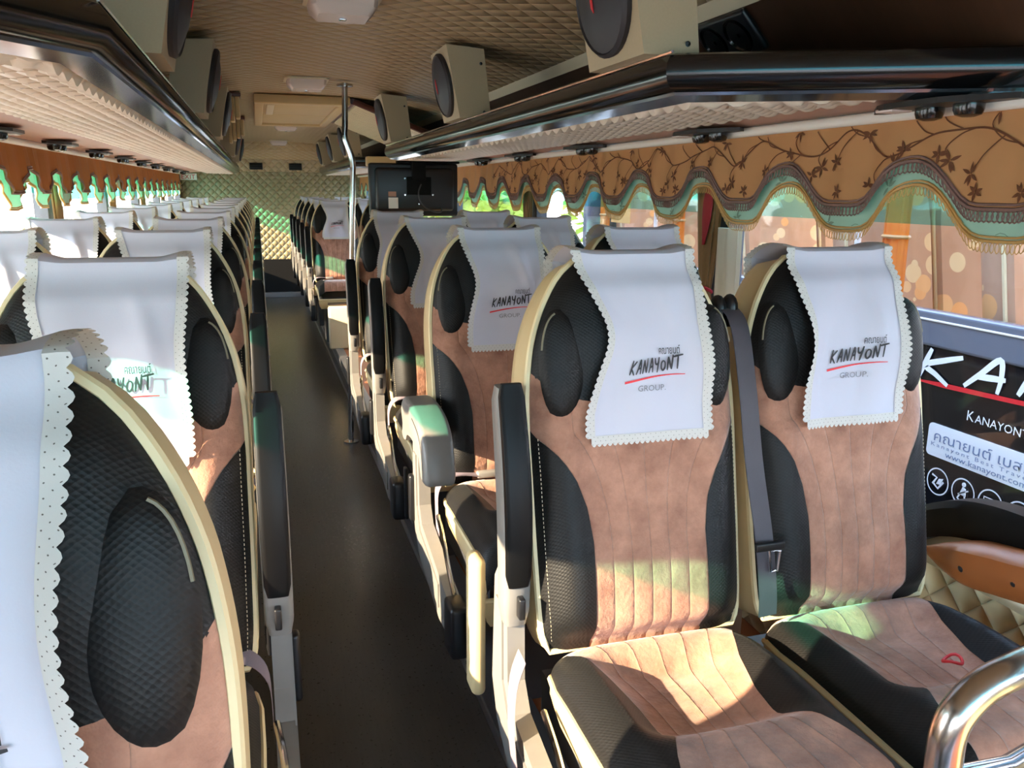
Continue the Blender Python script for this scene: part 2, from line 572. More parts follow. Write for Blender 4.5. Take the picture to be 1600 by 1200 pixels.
fl = MB().grid(lambda a, b: (-0.14 + a*0.70, YF + b*(YB-YF), 0), 4, 40).build('floor', 'floor_vinyl', smooth=False)
struct(fl)
MBf = MB().box(-0.14, 0.56, YF, YB, -0.08, -0.004)
struct(MBf.build('floor_base', 'black_matte', smooth=False))
struct(xbox('floor_platform_right', 'platform', 0.56, XR+0.06, YF, YB, -0.08, PZ-0.001))
struct(xbox('floor_platform_left', 'platform', XL-0.06, -0.14, YF, YB, -0.08, PZ-0.011))
for nm, x0, sg in (('trim_1', 0.56, -1), ('trim_2', -0.14, 1)):
    t = MB()
    xa, xb = sorted((x0, x0+sg*0.012))
    t.box(xa, xb, YF, YB, 0.004, 0.035)
    xa, xb = sorted((x0-sg*0.05, x0+sg*0.014))
    t.box(xa, xb, YF, YB, PZ-0.03, PZ+0.008)
    xa, xb = sorted((x0, x0+sg*0.010))
    t.box(xa, xb, YF, YB, PZ-0.085, PZ-0.055)
    struct(t.build(nm, 'alu', smooth=False))
    r = MB(); xa, xb = sorted((x0, x0+sg*0.006)); r.box(xa, xb, YF, YB, 0.0, PZ-0.03)
    struct(r.build(nm.replace('trim', 'trim_riser'), 'grey_dark', smooth=False))

# ceiling section, mirrored about the middle of the coach
prof = [(0.0, 2.085), (0.30, 2.082), (0.46, 2.07), (0.60, 2.05), (0.75, 2.03), (0.87, 2.012), (0.93, 2.00)]
sec = [(XC-x, z) for x, z in reversed(prof[1:])] + [(XC+x, z) for x, z in prof]
cl = MB(); acc = [0]
for (x0, z0), (x1, z1) in zip(sec, sec[1:]): acc.append(acc[-1] + math.hypot(x1-x0, z1-z0))
ny = 30; vs = []; uvs = []
for j in range(ny+1):
    y = YF + (11.55-YF)*j/ny
    for (x, z), u in zip(sec, acc): vs.append((x, y, z)); uvs.append((u, y))
ns = len(sec)
cl.add(vs, [(j*ns+i, (j+1)*ns+i, (j+1)*ns+i+1, j*ns+i+1) for j in range(ny) for i in range(ns-1)], uvs)
struct(cl.build('ceiling', 'ceil_quilt'))
struct(xbox('ceiling_outer_skin', 'bus_roof', XL-0.06, XR+0.06, YF, YB+0.06, 2.14, 2.18))
# cove over each rack: cream strip with screws, then wood panel down to the rack back
for side, sg in (('right', 1), ('left', -1)):
    xs = XC + sg*0.93
    c = MB()
    P = lambda x, z: (XC + sg*x, z)
    c.add([(P(.925,2.0)[0], YF, 2.004), (P(.955,0)[0], YF, 1.965), (P(.955,0)[0], 11.6, 1.965), (P(.925,0)[0], 11.6, 2.004),
           (P(.965,0)[0], YF, 1.975), (P(.965,0)[0], 11.6, 1.975), (P(.935,0)[0], YF, 2.014), (P(.935,0)[0], 11.6, 2.014)],
          [(0,1,2,3), (1,4,5,2), (6,0,3,7)])
    struct(c.build('trim_3' if sg > 0 else 'trim_4', 'cream', smooth=False))
    w = MB(); wall = XR if sg > 0 else XL
    w.add([(XC+sg*.955, YF, 1.97), (wall-sg*0.01, YF, 1.72), (wall-sg*0.01, YB, 1.72), (XC+sg*.955, YB, 1.97)], [(0,1,2,3)])
    w.add([(XC+sg*.965, YF, 1.985), (wall+sg*0.01, YF, 1.72), (wall+sg*0.01, YB, 1.72), (XC+sg*.965, YB, 1.985)], [(0,1,2,3)])
    struct(w.build('wall_upper_'+side, 'wood_panel', smooth=False))

# side walls below and above the glass, pillars, window panes
WZ0, WZ1 = 0.76, 1.66
def side_wall(side, x, sg, panes):
    xo = x + sg*0.06
    a, b = sorted((x, xo))
    struct(xbox('wall_'+side, 'wall_beige', a, b, YF, YB, -0.08, WZ0))
    struct(xbox('wall_header_'+side, 'wall_beige', a, b, YF, YB, WZ1, 2.14))
    k = 0
    prev = YF
    for (y0, y1) in panes:
        if y0 - prev > 0.01:
            k += 1
            struct(xbox('trim_pillar_%s_%d' % (side, k), 'frame_grey', a, b, prev, y0, WZ0, WZ1))
        prev = y1
    if YB - prev > 0.01:
        struct(xbox('trim_pillar_%s_%d' % (side, k+1), 'frame_grey', a, b, prev, YB, WZ0, WZ1))
lp = [(-1.7, -0.35), (0.40, 1.40), (1.50, 2.95), (3.05, 4.58), (4.70, 6.25), (6.35, 7.85), (7.95, 9.45), (9.55, 11.0), (11.1, 11.94)]  # wide unseen left pillar before the second pane, shaped to block the sun
rp = [(-1.7, -0.2), (-0.1, 2.42), (2.54, 4.40), (4.52, 6.4), (6.5, 8.3), (8.4, 10.2), (10.3, 12.0)]
side_wall('left', XL, -1, lp); side_wall('right', XR, 1, rp)
wi = 0
for x, sg, panes in ((XL, -1, lp), (XR, 1, rp)):
    for y0, y1 in panes:
        wi += 1
        xa, xb = sorted((x+sg*0.028, x+sg*0.034))
        struct(xbox('window_%d' % wi, 'window_glass_right' if sg > 0 else 'window_glass_front' if y1 < 4.6 else 'window_glass', xa, xb, y0-0.005, y1+0.005, WZ0-0.01, WZ1+0.01))
# the front of the coach, behind the camera: dash wall with a wide windscreen
struct(xbox('wall_front', 'wall_beige', XL-0.06, XR+0.06, YF-0.06, YF, -0.08, 0.75))
struct(xbox('wall_header_front', 'wall_beige', XL-0.06, XR+0.06, YF-0.06, YF, 1.98, 2.14))
wi += 1
struct(xbox('window_%d' % wi, 'far_glass', XL-0.06, XR+0.06, YF-0.04, YF-0.034, 0.74, 1.99))
# quilted rear wall with the recess over the engine step
rw = MB()
def rq(x0, x1, z0, z1):
    vs = [(x0, YB, z0), (x1, YB, z0), (x1, YB, z1), (x0, YB, z1)]
    rw.add(vs, [(0,1,2,3)], [(p[0], p[2]) for p in vs])
rq(XL, XR, 0.53, 2.1); rq(XL, 0.02, 0.0, 0.53); rq(0.56, XR, 0.0, 0.53)
struct(rw.build('wall_rear', 'rear_quilt', smooth=False))
struct(xbox('wall_rear_skin', 'bus_roof', XL-0.06, XR+0.06, YB+0.012, YB+0.07, -0.08, 2.14))
rs = thing('rear_step_box', 'dark box with a pale edge strip closing the far end of the aisle', 'step', (0.28, YB, 0))
MB().rbox(-0.25, 0.26, -0.03, 0.01, 0.07, 0.53, 0.006).build('front_panel', 'black_matte', rs, False)
MB().rbox(-0.26, 0.27, -0.09, 0.0, 0.001, 0.07, 0.006).build('edge_strip', 'alu', rs, False)
# lowered soffit at the back, with two square vents
sf = MB()
sp = [(11.5, 2.085), (11.62, 1.98), (11.92, 1.875), (11.95, 1.72), (12.2, 1.72)]
vs = []; uvs = []
u = 0
for i, (y, z) in enumerate(sp):
    if i: u += math.hypot(y-sp[i-1][0], z-sp[i-1][1])
    for x in (XL, XR): vs.append((x, y, z)); uvs.append((x, u))
sf.add(vs, [(2*i, 2*i+2, 2*i+3, 2*i+1) for i in range(len(sp)-1)], uvs)
struct(sf.build('ceiling_soffit', 'ceil_quilt', smooth=False))
for i, x in enumerate((0.0, 0.51)):
    t = thing('air_vent', ('square black vent in the far soffit, left of the pair', 'square black vent in the far soffit, right of the pair')[i], 'vent', (x, 11.933, 1.785), 'soffit vents')
    MB().rbox(-0.085, 0.085, -0.018, 0.0, -0.045, 0.045, 0.008).build('frame', 'black_plastic', t)
    b = MB()
    for k in range(3): b.box(-0.07, 0.07, -0.024, -0.016, -0.032+0.026*k, -0.022+0.026*k)
    b.build('slats', 'black_matte', t, False)

# ------------------------------------------------------------------ coach seats
AL = math.radians(12)
ca, sa_ = math.cos(AL), math.sin(AL)
STOP = 0.70
WT = [(0,.186),(.03,.197),(.15,.202),(.30,.204),(.45,.204),(.54,.193),(.60,.175),(.65,.150),(.68,.128),(.70,.104)]
def _tan(i):
    a, b = WT[max(0, i-1)], WT[min(len(WT)-1, i+1)]
    return (b[1]-a[1])/(b[0]-a[0])
def W(s):
    s = max(0, min(STOP, s))
    for i in range(len(WT)-1):
        (a, p), (b, q) = WT[i], WT[i+1]
        if s <= b:
            h = b-a; t = (s-a)/h
            return (2*t**3-3*t*t+1)*p+(t**3-2*t*t+t)*h*_tan(i)+(-2*t**3+3*t*t)*q+(t**3-t*t)*h*_tan(i+1)
    return WT[-1][1]
def Bk(s): return min(W(s)-0.002, lerp([(0,.112),(.20,.110),(.26,.118),(.31,.136),(.35,.160),(.38,.186),(.40,.21),(1,.3)], s))
def hB(u, s):
    w = W(s); t = min(1.0, abs(u)/w)
    h = 0.046*(1-t**5)**0.7
    h += 0.018*math.exp(-((t-.74)/.20)**2)*sstep(0, .08, s)*(1-sstep(.32, .46, s))
    h += 0.012*math.exp(-((s-.14)/.10)**2)*(1-t*t)
    h += 0.016*math.exp(-((s-.56)/.08)**2)*(1-t*t)
    h *= (0.25+0.75*sstep(0, .05, s))*(0.35+0.65*(1-sstep(.64, .70, s)))
    return h
def BP(u, s, d):
    return (u, s*sa_ - d*ca, 0.49 + s*ca + d*sa_)
def headline(t): return 0.445 + 0.060*abs(t)**4
def outline_back(n=40):
    P = []
    for i in range(n+1):
        s = STOP*i/n; P.append((W(s), s))
    for k in range(1, 6): P.append((W(STOP)*(1-k/3), STOP+0.010*math.sin(PI*k/6)))
    for i in range(n, -1, -1):
        s = STOP*i/n; P.append((-W(s), s))
    return P
def Wc(y):
    y = -y
    return lerp([(0,.174),(.03,.193),(.09,.203),(.2,.206),(.6,.206)], y)
def Bc(y):
    y = -y
    return min(Wc(-y)-.003, lerp([(0,.176),(.035,.168),(.07,.146),(.13,.124),(.21,.106),(.29,.100),(.33,.108),(.38,.130),(.44,.150),(.6,.160)], y))
def zC(u, y):
    yy = -y; t = min(1, abs(u)/Wc(y))
    z = 0.508 + 0.012*sstep(0, .2, yy)
    z -= 0.042*sstep(.05, .11, yy)*(1-sstep(.26, .36, yy))*(1-min(1, abs(u)/.15)**3)
    z += 0.022*sstep(.27, .36, yy)*(1-min(1, abs(u)/.17)**4)
    z += 0.012*math.exp(-((t-.72)/.18)**2)*sstep(.02, .12, yy)
    z -= 0.050*(1-(1-t**6)**0.5)
    z -= 0.02*(1-sstep(0, .04, yy))
    return z
CL = 0.46
def CP(tu, v, half=None):
    """cushion surface: tu in -1..1 across the chosen half width, v along, rolling over the front edge"""
    if v < .82:
        y = -CL*v/.82; ys = y; drop = 0
    else:
        th = (v-.82)/.18*PI/2
        ys = y = -CL - 0.05*math.sin(th); drop = 0.08*(1-math.cos(th))
    return y, ys, drop

def make_seat(name, sg, aisle, lowered=False, adz=0.0, hang=False):
    """sg: +1 when the aisle is on the -x side (right-hand seats); origin on the platform under the back hinge"""
    r = thing(name, 'x', 'coach seat')
    # back
    P = outline_back(); rings = []
    for d, k in ((0.0, 1.0), (-.055, 1.035), (-.085, 1.02), (-.105, .95)):
        rings.append([BP(u*k, s if k >= 1 else .34+(s-.34)*k, d) for u, s in P])
    MB().loft(rings).build('back_shell', 'beige_vinyl', r)
    MB().tube([BP(u, s, .003) for u, s in P], .0062, 6, closed=True).build('back_piping', 'piping', r)
    g = MB().grid(lambda a, b: (lambda t: (lambda s: BP(t*W(s), s, hB(t*W(s), s)))(headline(t)+(STOP+0.008*(1-t*t)-headline(t))*b))(2*a-1), 36, 16)
    g.build('headrest_panel', 'black_mesh', r)
    def sd(a, b):
        t = 2*a-1; s = headline(t)*b
        u = t*Bk(s)
        return BP(u, s, hB(u, s)-.001*(abs(t) > .99))
    MB().grid(sd, 40, 40, lambda a, b: (2*a-1, b)).build('back_centre', 'suede_back', r)
    for q in (-1, 1):
        def sp(a, b):
            s = .402*b; bi = Bk(s); u = q*(bi + (W(s)-bi)*a)
            return BP(u, s, hB(u, s))
        MB().grid(sp, 12, 26).build('back_side', 'black_mesh', r, sharp='fix')
        st = MB()
        pts = [(q*(W(s)-.012), s) for s in [0.02+.37*i/48 for i in range(49)]]
        for i in range(0, 48):
            (u0, s0), (u1, s1) = pts[i], pts[i+1]
            u2, s2 = u0+(u1-u0)*.55, s0+(s1-s0)*.55
            st.add([BP(u0-.0005, s0, hB(u0, s0)+.0012), BP(u0+.0005, s0, hB(u0, s0)+.0012), BP(u2+.0005, s2, hB(u2, s2)+.0012), BP(u2-.0005, s2, hB(u2, s2)+.0012)], [(0,1,2,3)])
        st.build('stitching', 'cream', r, False)
        wg = MB()
        def wing(a, b):
            th = 2*PI*a; rr = b
            u0, s0 = q*.143, .515
            du = .048*rr*math.cos(th); ds = .098*rr*math.sin(th)*(1+.15*math.cos(th)*q)
            dd = .022*math.sqrt(max(0, 1-rr**2.4))
            return BP(u0+du*.95, s0+ds, hB(u0*.8, .52)*.45+dd+.010)
        wo = wg.grid(wing, 28, 10).build('headrest_wing', 'black_mesh', r, sharp='fix')
        MB().tube([wing((90-q*(75-8*i))/360 % 1, .93) for i in range(8)], .0019, 5).build('wing_piping', 'piping_dim', wo)
    # cushion
    def cen(a, b):
        y, ys, dr = CP(0, b); u = (2*a-1)*Bc(ys)
        return (u, y, zC(u, ys)-dr)
    MB().grid(cen, 32, 44, lambda a, b: (2*a-1, b)).build('cushion_centre', 'suede_cushion', r)
    for q in (-1, 1):
        def bo(a, b):
            y, ys, dr = CP(0, b); bi = Bc(ys); u = q*(bi+(Wc(ys)-bi)*a)
            return (u, y, zC(u, ys)-dr)
        MB().grid(bo, 14, 44).build('cushion_side', 'black_mesh', r, sharp='fix')
    rim = []
    for q, rng in ((1, range(0, 31)), (-1, range(30, -1, -1))):
        for i in rng:
            b = i/30; y, ys, dr = CP(0, b); u = q*Wc(ys)
            rim.append((u, y, zC(u, ys)-dr))
    MB().tube(rim, .0062, 6).build('cushion_piping', 'piping', r)
    rr = []
    for dz, k in ((0, 1.0), (-.03, 1.004), (-.075, .97), (-.10, .90)):
        rr.append([(u*k, (y+.25)*k-.25, (z if dz == 0 else min(z, .46)+dz+.02*(dz < -.05))) for u, y, z in rim])
    MB().loft(rr, cap=False).build('cushion_shell', 'beige_vinyl', r)
    MB().box(-.17, .17, -.42, .08, .30, .40).box(-.14, .14, -.34, -.06, .0, .31).build('base_frame', 'grey_dark', r, False)
    if not aisle:
        return r
    X = lambda u: -sg*u                                   # +u is towards the aisle
    pf = lambda a, b, d: (X(d), a, b)
    fr = [(.105,.60),(.085,.625),(.045,.625),(.025,.60),(.015,.43),(-.02,.385),(-.27,.335),(-.36,.32),(-.38,.29),(-.365,.225),(-.24,.215),(.02,.265),(.085,.31),(.12,.38)]
    MB().prism(fr, pf, .225, .258).build('side_frame', 'grey_plastic', r, False)
    MB().prism([(.085,.57),(.045,.57),(.04,.42),(.0,.36),(-.25,.315),(-.25,.25),(.01,.30),(.085,.36)], pf, .258, .262).build('side_frame_inset', 'grey_plastic', r, False)
    a, b = sorted((X(.218), X(.268)))
    MB().rbox(a, b, -.43, -.345, .20, .335, .012).build('recline_block', 'black_plastic', r)
    a, b = sorted((X(.222), X(.234)))
    MB().rbox(a, b, -.475, -.445, .22, .40, .005).build('recline_paddle', 'black_plastic', r)
    MB().tube(catmull([(X(.228), -.10, .44), (X(.238), -.20, .43), (X(.242), -.30, .37), (X(.238), -.37, .30), (X(.236), -.40, .22)], 4), .006, 8).build('recline_lever', 'chrome', r)
    a, b = sorted((X(.258), X(.276)))
    if not hang: MB().rbox(a, b, .07, .10, .36, .50, .007).build('recline_knob', 'black_plastic', r)
    a, b = sorted((X(.255), X(.285)))
    if hang: MB().rbox(a, b, .17, .235, .30, .60, .014).build('side_pad', 'beige_vinyl', r)
    # lap belt over the cushion edge
    lb = MB()
    pth = [(.221,-.06,.36),(.222,-.05,.43),(.217,-.036,.488),(.19,-.026,.520),(.15,-.025,.528),(.10,-.03,.522)]
    if hang: pth = [(.268,-.10,.20),(.272,-.085,.30),(.274,-.06,.38),(.262,-.03,.45),(.240,-.01,.49)]
    cp = catmull(pth, 4)
    vs = []
    for p in cp: vs += [(X(p.x), p.y-.024, p.z+.004), (X(p.x), p.y+.020, p.z+.008)]
    n_ = len(cp); nb = len(vs)
    vs += [(v[0]-.0 , v[1], v[2]-.0025) for v in vs]
    lb.add(vs, [(2*i, 2*i+1, 2*i+3, 2*i+2) for i in range(n_-1)] + [(nb+2*i+2, nb+2*i+3, nb+2*i+1, nb+2*i) for i in range(n_-1)])
    o = lb.build('lap_belt', 'lap_belt', r)
    a, b = sorted((X(.105), X(.045)))
    if not hang: MB().rbox(a, b, -.052, -.012, .516, .536, .006).build('belt_buckle', 'grey_plastic', o)
    else:
        a, b = sorted((X(.262), X(.295)))
        MB().rbox(a, b, -.135, -.075, .08, .205, .010).build('belt_anchor', 'black_plastic', o)
    # armrest
    if not lowered:
        def arm(z0, z1, k, ux, th, yo, seg=16):
            rings = []
            for i in range(seg+1):
                f = i/seg; z = z0+(z1-z0)*f
                yc_ = .035 + yo - .020*math.sin(PI*min(1, f*1.05)) + .055*f
                wu = ux*(1.0+.22*math.sin(PI*(.25+.5*f))) * (1 if i not in (0, seg) else .8)
                hh = th*(.85+.25*math.sin(PI*f)) * (1 if i not in (0, seg) else .8)
                ring = []
                for q in range(16):
                    an = 2*PI*q/16
                    cx_ = math.copysign(abs(math.cos(an))**.5, math.cos(an)); sy_ = math.copysign(abs(math.sin(an))**.5, math.sin(an))
                    ring.append((X(.242)+wu*cx_, yc_+hh*sy_, z))
                rings.append(ring)
            return MB().loft(rings)
        arm(.56+adz, .985+adz, 0, .0215, .030, .0).build('armrest', 'grey_plastic', r)
        ar = r.children[-1]
        arm(.64+adz, .995+adz, 0, .0200, .010, -.026).build('arm_pad', 'arm_black', ar)
        a, b = sorted((X(.234), X(.246)))
        MB().rbox(a, b, -.014, .006, .585+adz, .625+adz, .003).build('arm_latch', 'black_plastic', ar)
    else:
        hk = [(.08,.66),(.10,.70),(.07,.735),(0,.745),(-.10,.742),(-.18,.725),(-.235,.685),(-.262,.62),(-.262,.585),(-.225,.585),(-.20,.62),(-.165,.645),(-.08,.655),(0,.645),(.03,.62),(.09,.62)]
        hp = [(p.x, p.y) for p in catmull([(a, b, 0) for a, b in hk], 3, True)]
        rings = []
        for u, k in ((.212,.90),(.217,.97),(.225,1.0),(.280,1.0),(.288,.97),(.293,.90)):
            rings.append([(X(u), -.08+(a+.08)*k, .67+(b-.67)*k) for a, b in hp])
        MB().loft(rings).build('armrest', 'grey_plastic', r)
        MB().ribbon([(p.x, p.y) for p in catmull([(-.235,.62,0),(-.215,.668,0),(-.17,.70,0),(-.09,.716,0)], 4)], .004, lambda a, b, d: (X(.294), a, b), 0).build('arm_groove', 'grey_dark', r.children[-1], False)
    return r

rows_R = [1.27, 2.165, 3.06, 3.95, 7.60, 8.52, 9.42, 10.32, 11.22]
rows_L = [0.53, 1.37] + [0.53 + .905*k for k in range(2, 12)]
RX = (0.642, 1.082); LX = (-0.262, -0.690)
ORD = ['first', 'second', 'third', 'fourth', 'fifth', 'sixth', 'seventh', 'eighth', 'ninth', 'tenth', 'eleventh', 'twelfth', 'thirteenth']
protos = {'RA': make_seat('coach_seat', 1, True, False, -.02), 'RW': make_seat('coach_seat', 1, False),
          'LA': make_seat('coach_seat', -1, True, False, -.025), 'LAL': make_seat('coach_seat', -1, True, True), 'LW': make_seat('coach_seat', -1, False),
          'RAL': make_seat('coach_seat', 1, True, True), 'RA1': make_seat('coach_seat', 1, True, False, -.02, True)}
used = set(); seats = []
def where(side, k):
    if side == 'R':
        if k < 4: return ['front row right of the aisle', 'second row right of the aisle', 'third row right of the aisle', 'fourth row right of the aisle before the pole'][k]
        return ['first', 'second', 'third', 'fourth', 'fifth'][k-4] + ' row behind the pole, right of the aisle'
    return ['nearest row left of the aisle', 'second row left of the aisle', 'third row left of the aisle'][k] if k < 3 else ORD[k] + ' row left of the aisle'
def place_seat(side, k, y, win):
    key = side + ('W' if win else 'A')
    if key == 'RA' and k == 1: key = 'RAL'
    if key == 'LA' and k == 0: key = 'LAL'
    if key == 'RA' and k == 0: key = 'RA1'
    o = protos[key] if key not in used else copy_tree(protos[key])
    used.add(key)
    rnd = random.Random(side+str(k)+str(win))
    x = (RX if side == 'R' else LX)[1 if win else 0]
    if side == 'R' and k: x -= (.0 if win else -.004)
    if side == 'L' and k == 0 and not win: x += .016
    if side == 'L' and k == 0 and win: y -= .20
    if side == 'L' and k == 1: x += .014
    o.location = (x, y + rnd.uniform(-.015, .015)*(k > 0), PZ - (.010 if side == 'L' else 0))
    o.rotation_euler = (0, 0, math.radians(rnd.uniform(-.15, .15))*(k > 0))
    ex = ''
    if side == 'R' and k == 1 and not win: ex = ', grey armrest lowered'
    if side == 'R' and k == 0: ex = ', red loop on cushion' if win else ', shoulder belt beside'
    o['label'] = ('window' if win else 'aisle') + ' seat in suede and black, ' + where(side, k) + ex
    o['group'] = 'coach seats right of the aisle' if side == 'R' else 'coach seats left of the aisle'
    seats.append((side, k, win, o))
for k, y in enumerate(rows_R):
    for win in (False, True): place_seat('R', k, y, win)
for k, y in enumerate(rows_L):
    for win in (False, True): place_seat('L', k, y, win)

# ------------------------------------------------------------------ headrest cloths with lace and the operator's mark
HT = 0.113
def wing_d(u, s):
    q = ((abs(u)-.128)/.062)**2 + ((s-.515)/.104)**2
    if q >= 1: return -1
    return hB(.1, .52)*.35+.052
def make_cloth(v, ext=0.0):
    rnd = random.Random(100+v)
    r = thing('headrest_cover', 'x', 'headrest cover')
    a1, a2, a3, ph = rnd.uniform(-.016, .018), rnd.uniform(.004, .012), rnd.uniform(-.012, .014), rnd.uniform(0, 6)
    if v == 0: a1, a2, a3, ph = .022, .004, .010, 0.6
    LEN0, TOP, FR = .06, .120, .325+ext
    tot = LEN0+TOP+FR
    def path(l):
        """length along the cloth -> (s, d) : behind the head, over the top, down the front"""
        if l < LEN0: return STOP+.008-(LEN0-l), -.112
        if l < LEN0+TOP:
            f = (l-LEN0)/TOP; th = PI*f
            return STOP+.008+.016*math.sin(th)**.6, -.112+.152*f
        s = STOP+.008-(l-LEN0-TOP)
        return s, max(hB(0, s), hB(.09, s))+.010+.012*math.exp(-((l-LEN0-TOP)/.03)**2)
    def cp(u, l):
        """u in metres from the cloth's centre line, l in metres along it"""
        s, d = path(max(0, min(tot, l)))
        f = max(0, (l-LEN0-TOP)/FR)
        pin = .85*a1*math.sin(PI*min(1, f*1.15)) if f > 0 else 0
        uu = u*(1-(.22 if u < 0 else .06)*math.exp(-((f-.46)/.22)**2)) + pin*(1-sstep(-.09, .03, u)) + .35*a3*f*sstep(-.03, .09, u) + a3*f*.5
        fold = a2*math.sin(u*38+ph+f*2.0)*sstep(.0, .5, f) + .006*math.sin(u*22-f*7+ph)*sstep(.1, .4, f)*(1-.4*f)
        fold += .010*math.exp(-((u-.02-.10*f)/.016)**2)*sstep(.05, .3, f)*(1-sstep(.40, .65, f))*(1.3 if v % 2 else .5)
        dz = .010*sstep(.6, 1, abs(u)/HT)*math.exp(-((l-LEN0-TOP*.5)/.07)**2)
        lift = .030*math.exp(-((abs(uu)-.125)/.030)**2-((s-.515)/.075)**2)
        base = max(d, hB(uu, s)+.009)+lift if f > 0 else d
        return uu, s+dz, base+max(-.002, fold)
    def C(u, l, o=0.0):
        uu, s, d = cp(u, l)
        return BP(uu, s, d+o)
    def su(a, b): return C((2*a-1)*(HT-.006), b*tot)
    nu, nv = 30, 56
    g = MB(); N = (nu+1)*(nv+1)
    vs = [su(i/nu, j/nv) for j in range(nv+1) for i in range(nu+1)]
    vb = [C((2*i/nu-1)*(HT-.006), j/nv*tot, -.0016) for j in range(nv+1) for i in range(nu+1)]
    fs = []
    for j in range(nv):
        for i in range(nu):
            q = j*(nu+1)+i
            fs += [(q, q+1, q+nu+2, q+nu+1), (N+q+nu+1, N+q+nu+2, N+q+1, N+q)]
    g.add(vs+vb, fs)
    g.build('cloth', 'towel', r)
    # lace: zigzag border down both edges and along the lower hem
    lc = MB()
    def run(p0, p1, nz, outv):
        vs = []; uvs = []; fs = []
        for i in range(4*nz+1):
            f = i/(4*nz); u = p0[0]+(p1[0]-p0[0])*f; l = p0[1]+(p1[1]-p0[1])*f
            w = .0105+.0050*(0, .72, 1, .72)[i % 4]
            for k, e_ in enumerate((-.004, .35*w, w)):
                vs.append(C(u+outv[0]*e_, min(tot+.02, l+outv[1]*e_) if outv[1] == 0 else l, .0022) if outv[1] == 0 else
                          tuple(Vector(C(u, tot, .0022)) + Vector(BP(0, -e_, 0)) - Vector(BP(0, 0, 0))))
                uvs.append((f*abs((p1[0]-p0[0])+(p1[1]-p0[1])), k/2))
        n_ = 4*nz
        for i in range(n_):
            for k in range(2):
                q = 3*i+k; fs += [(q, q+1, q+4, q+3)]
        lc.add(vs, fs, uvs)
    run((-(HT-.006), 0), (-(HT-.006), tot), 46, (-1, 0))
    run(((HT-.006), 0), ((HT-.006), tot), 46, (1, 0))
    run((-(HT-.002), tot), ((HT-.002), tot), 22, (0, 1))
    lc.build('lace_trim', 'lace', r)
    # printed mark; x to the right, y up from the lower hem
    fn = lambda x, y, d: C(x, tot-y, .0022+d)
    t = MB(); brush_word(t, 'KANAYONT', .026, fn, -.050, .107, .0002, width=.118, pen=.13, rise=.008); t.build('word_mark', 'print_black', r, False)
    t = MB(); put_text(t, '\u0e04\u0e13\u0e32\u0e22\u0e19\u0e15\u0e4c', .020, fn, .022, .142, .0002, width=.044); t.build('thai_word', 'print_black', r, False)
    t = MB(); pts = [(-.056+.130*i/16, .094+.011*math.sin(i/16*1.9)) for i in range(17)]
    t.ribbon(pts, [.0042-.0028*i/16 for i in range(17)], fn, .0003); t.build('swoosh', 'print_red', r, False)
    t = MB(); put_text(t, 'GROUP.', .015, fn, -.026, .078, .0002, width=.060); t.build('group_word', 'print_grey', r, False)
    return r
cl_protos = [make_cloth(v) for v in range(4)] + [make_cloth(4, .075)]
cused = set()
for side, k, win, st in seats:
    v = {('R', 0, False): 0, ('R', 0, True): 2, ('R', 1, False): 1, ('L', 1, False): 2, ('L', 0, False): 4}.get((side, k, win), (k*2+win*3) % 4)
    o = cl_protos[v] if v not in cused else copy_tree(cl_protos[v])
    cused.add(v)
    o.location = st.location; o.rotation_euler = st.rotation_euler
    if side == 'L': o.location = st.location + Vector((.010 if k else -.008, 0, 0))
    o['label'] = 'white lace-edged cover on the ' + ('window' if win else 'aisle') + ' seat, ' + where(side, k)
    o['group'] = 'headrest covers right of the aisle' if side == 'R' else 'headrest covers left of the aisle'

# ------------------------------------------------------------------ luggage racks
LIP = [(.075,1.752),(.055,1.768),(.030,1.774),(.012,1.768),(.002,1.752),(.0,1.735),(.004,1.718),(.016,1.704),(.030,1.697),(.050,1.697)]
STRIP = [(.028,1.698),(.030,1.692),(.078,1.683),(.082,1.686),(.080,1.692)]
def path_loft(mb, path, prof, inside):
    """path: (x, y) rear to front then out to the wall; prof: (q inward, z)"""
    n = len(path); rings = []
    for i in range(n):
        p = Vector(path[i])
        d0 = (p-Vector(path[i-1])).normalized() if i else (Vector(path[1])-p).normalized()
        d1 = (Vector(path[i+1])-p).normalized() if i < n-1 else d0
        n0 = Vector((d0.y, -d0.x))*inside; n1 = Vector((d1.y, -d1.x))*inside
        mit = (n0+n1).normalized(); k = 1/max(.35, mit.dot(n0))
        if i == 0: mit, k = Vector((inside*-1, 0)) if False else n0, 1
        rings.append([(p.x+mit.x*q*k, p.y+mit.y*q*k, z) for q, z in prof])
    mb.loft(rings)
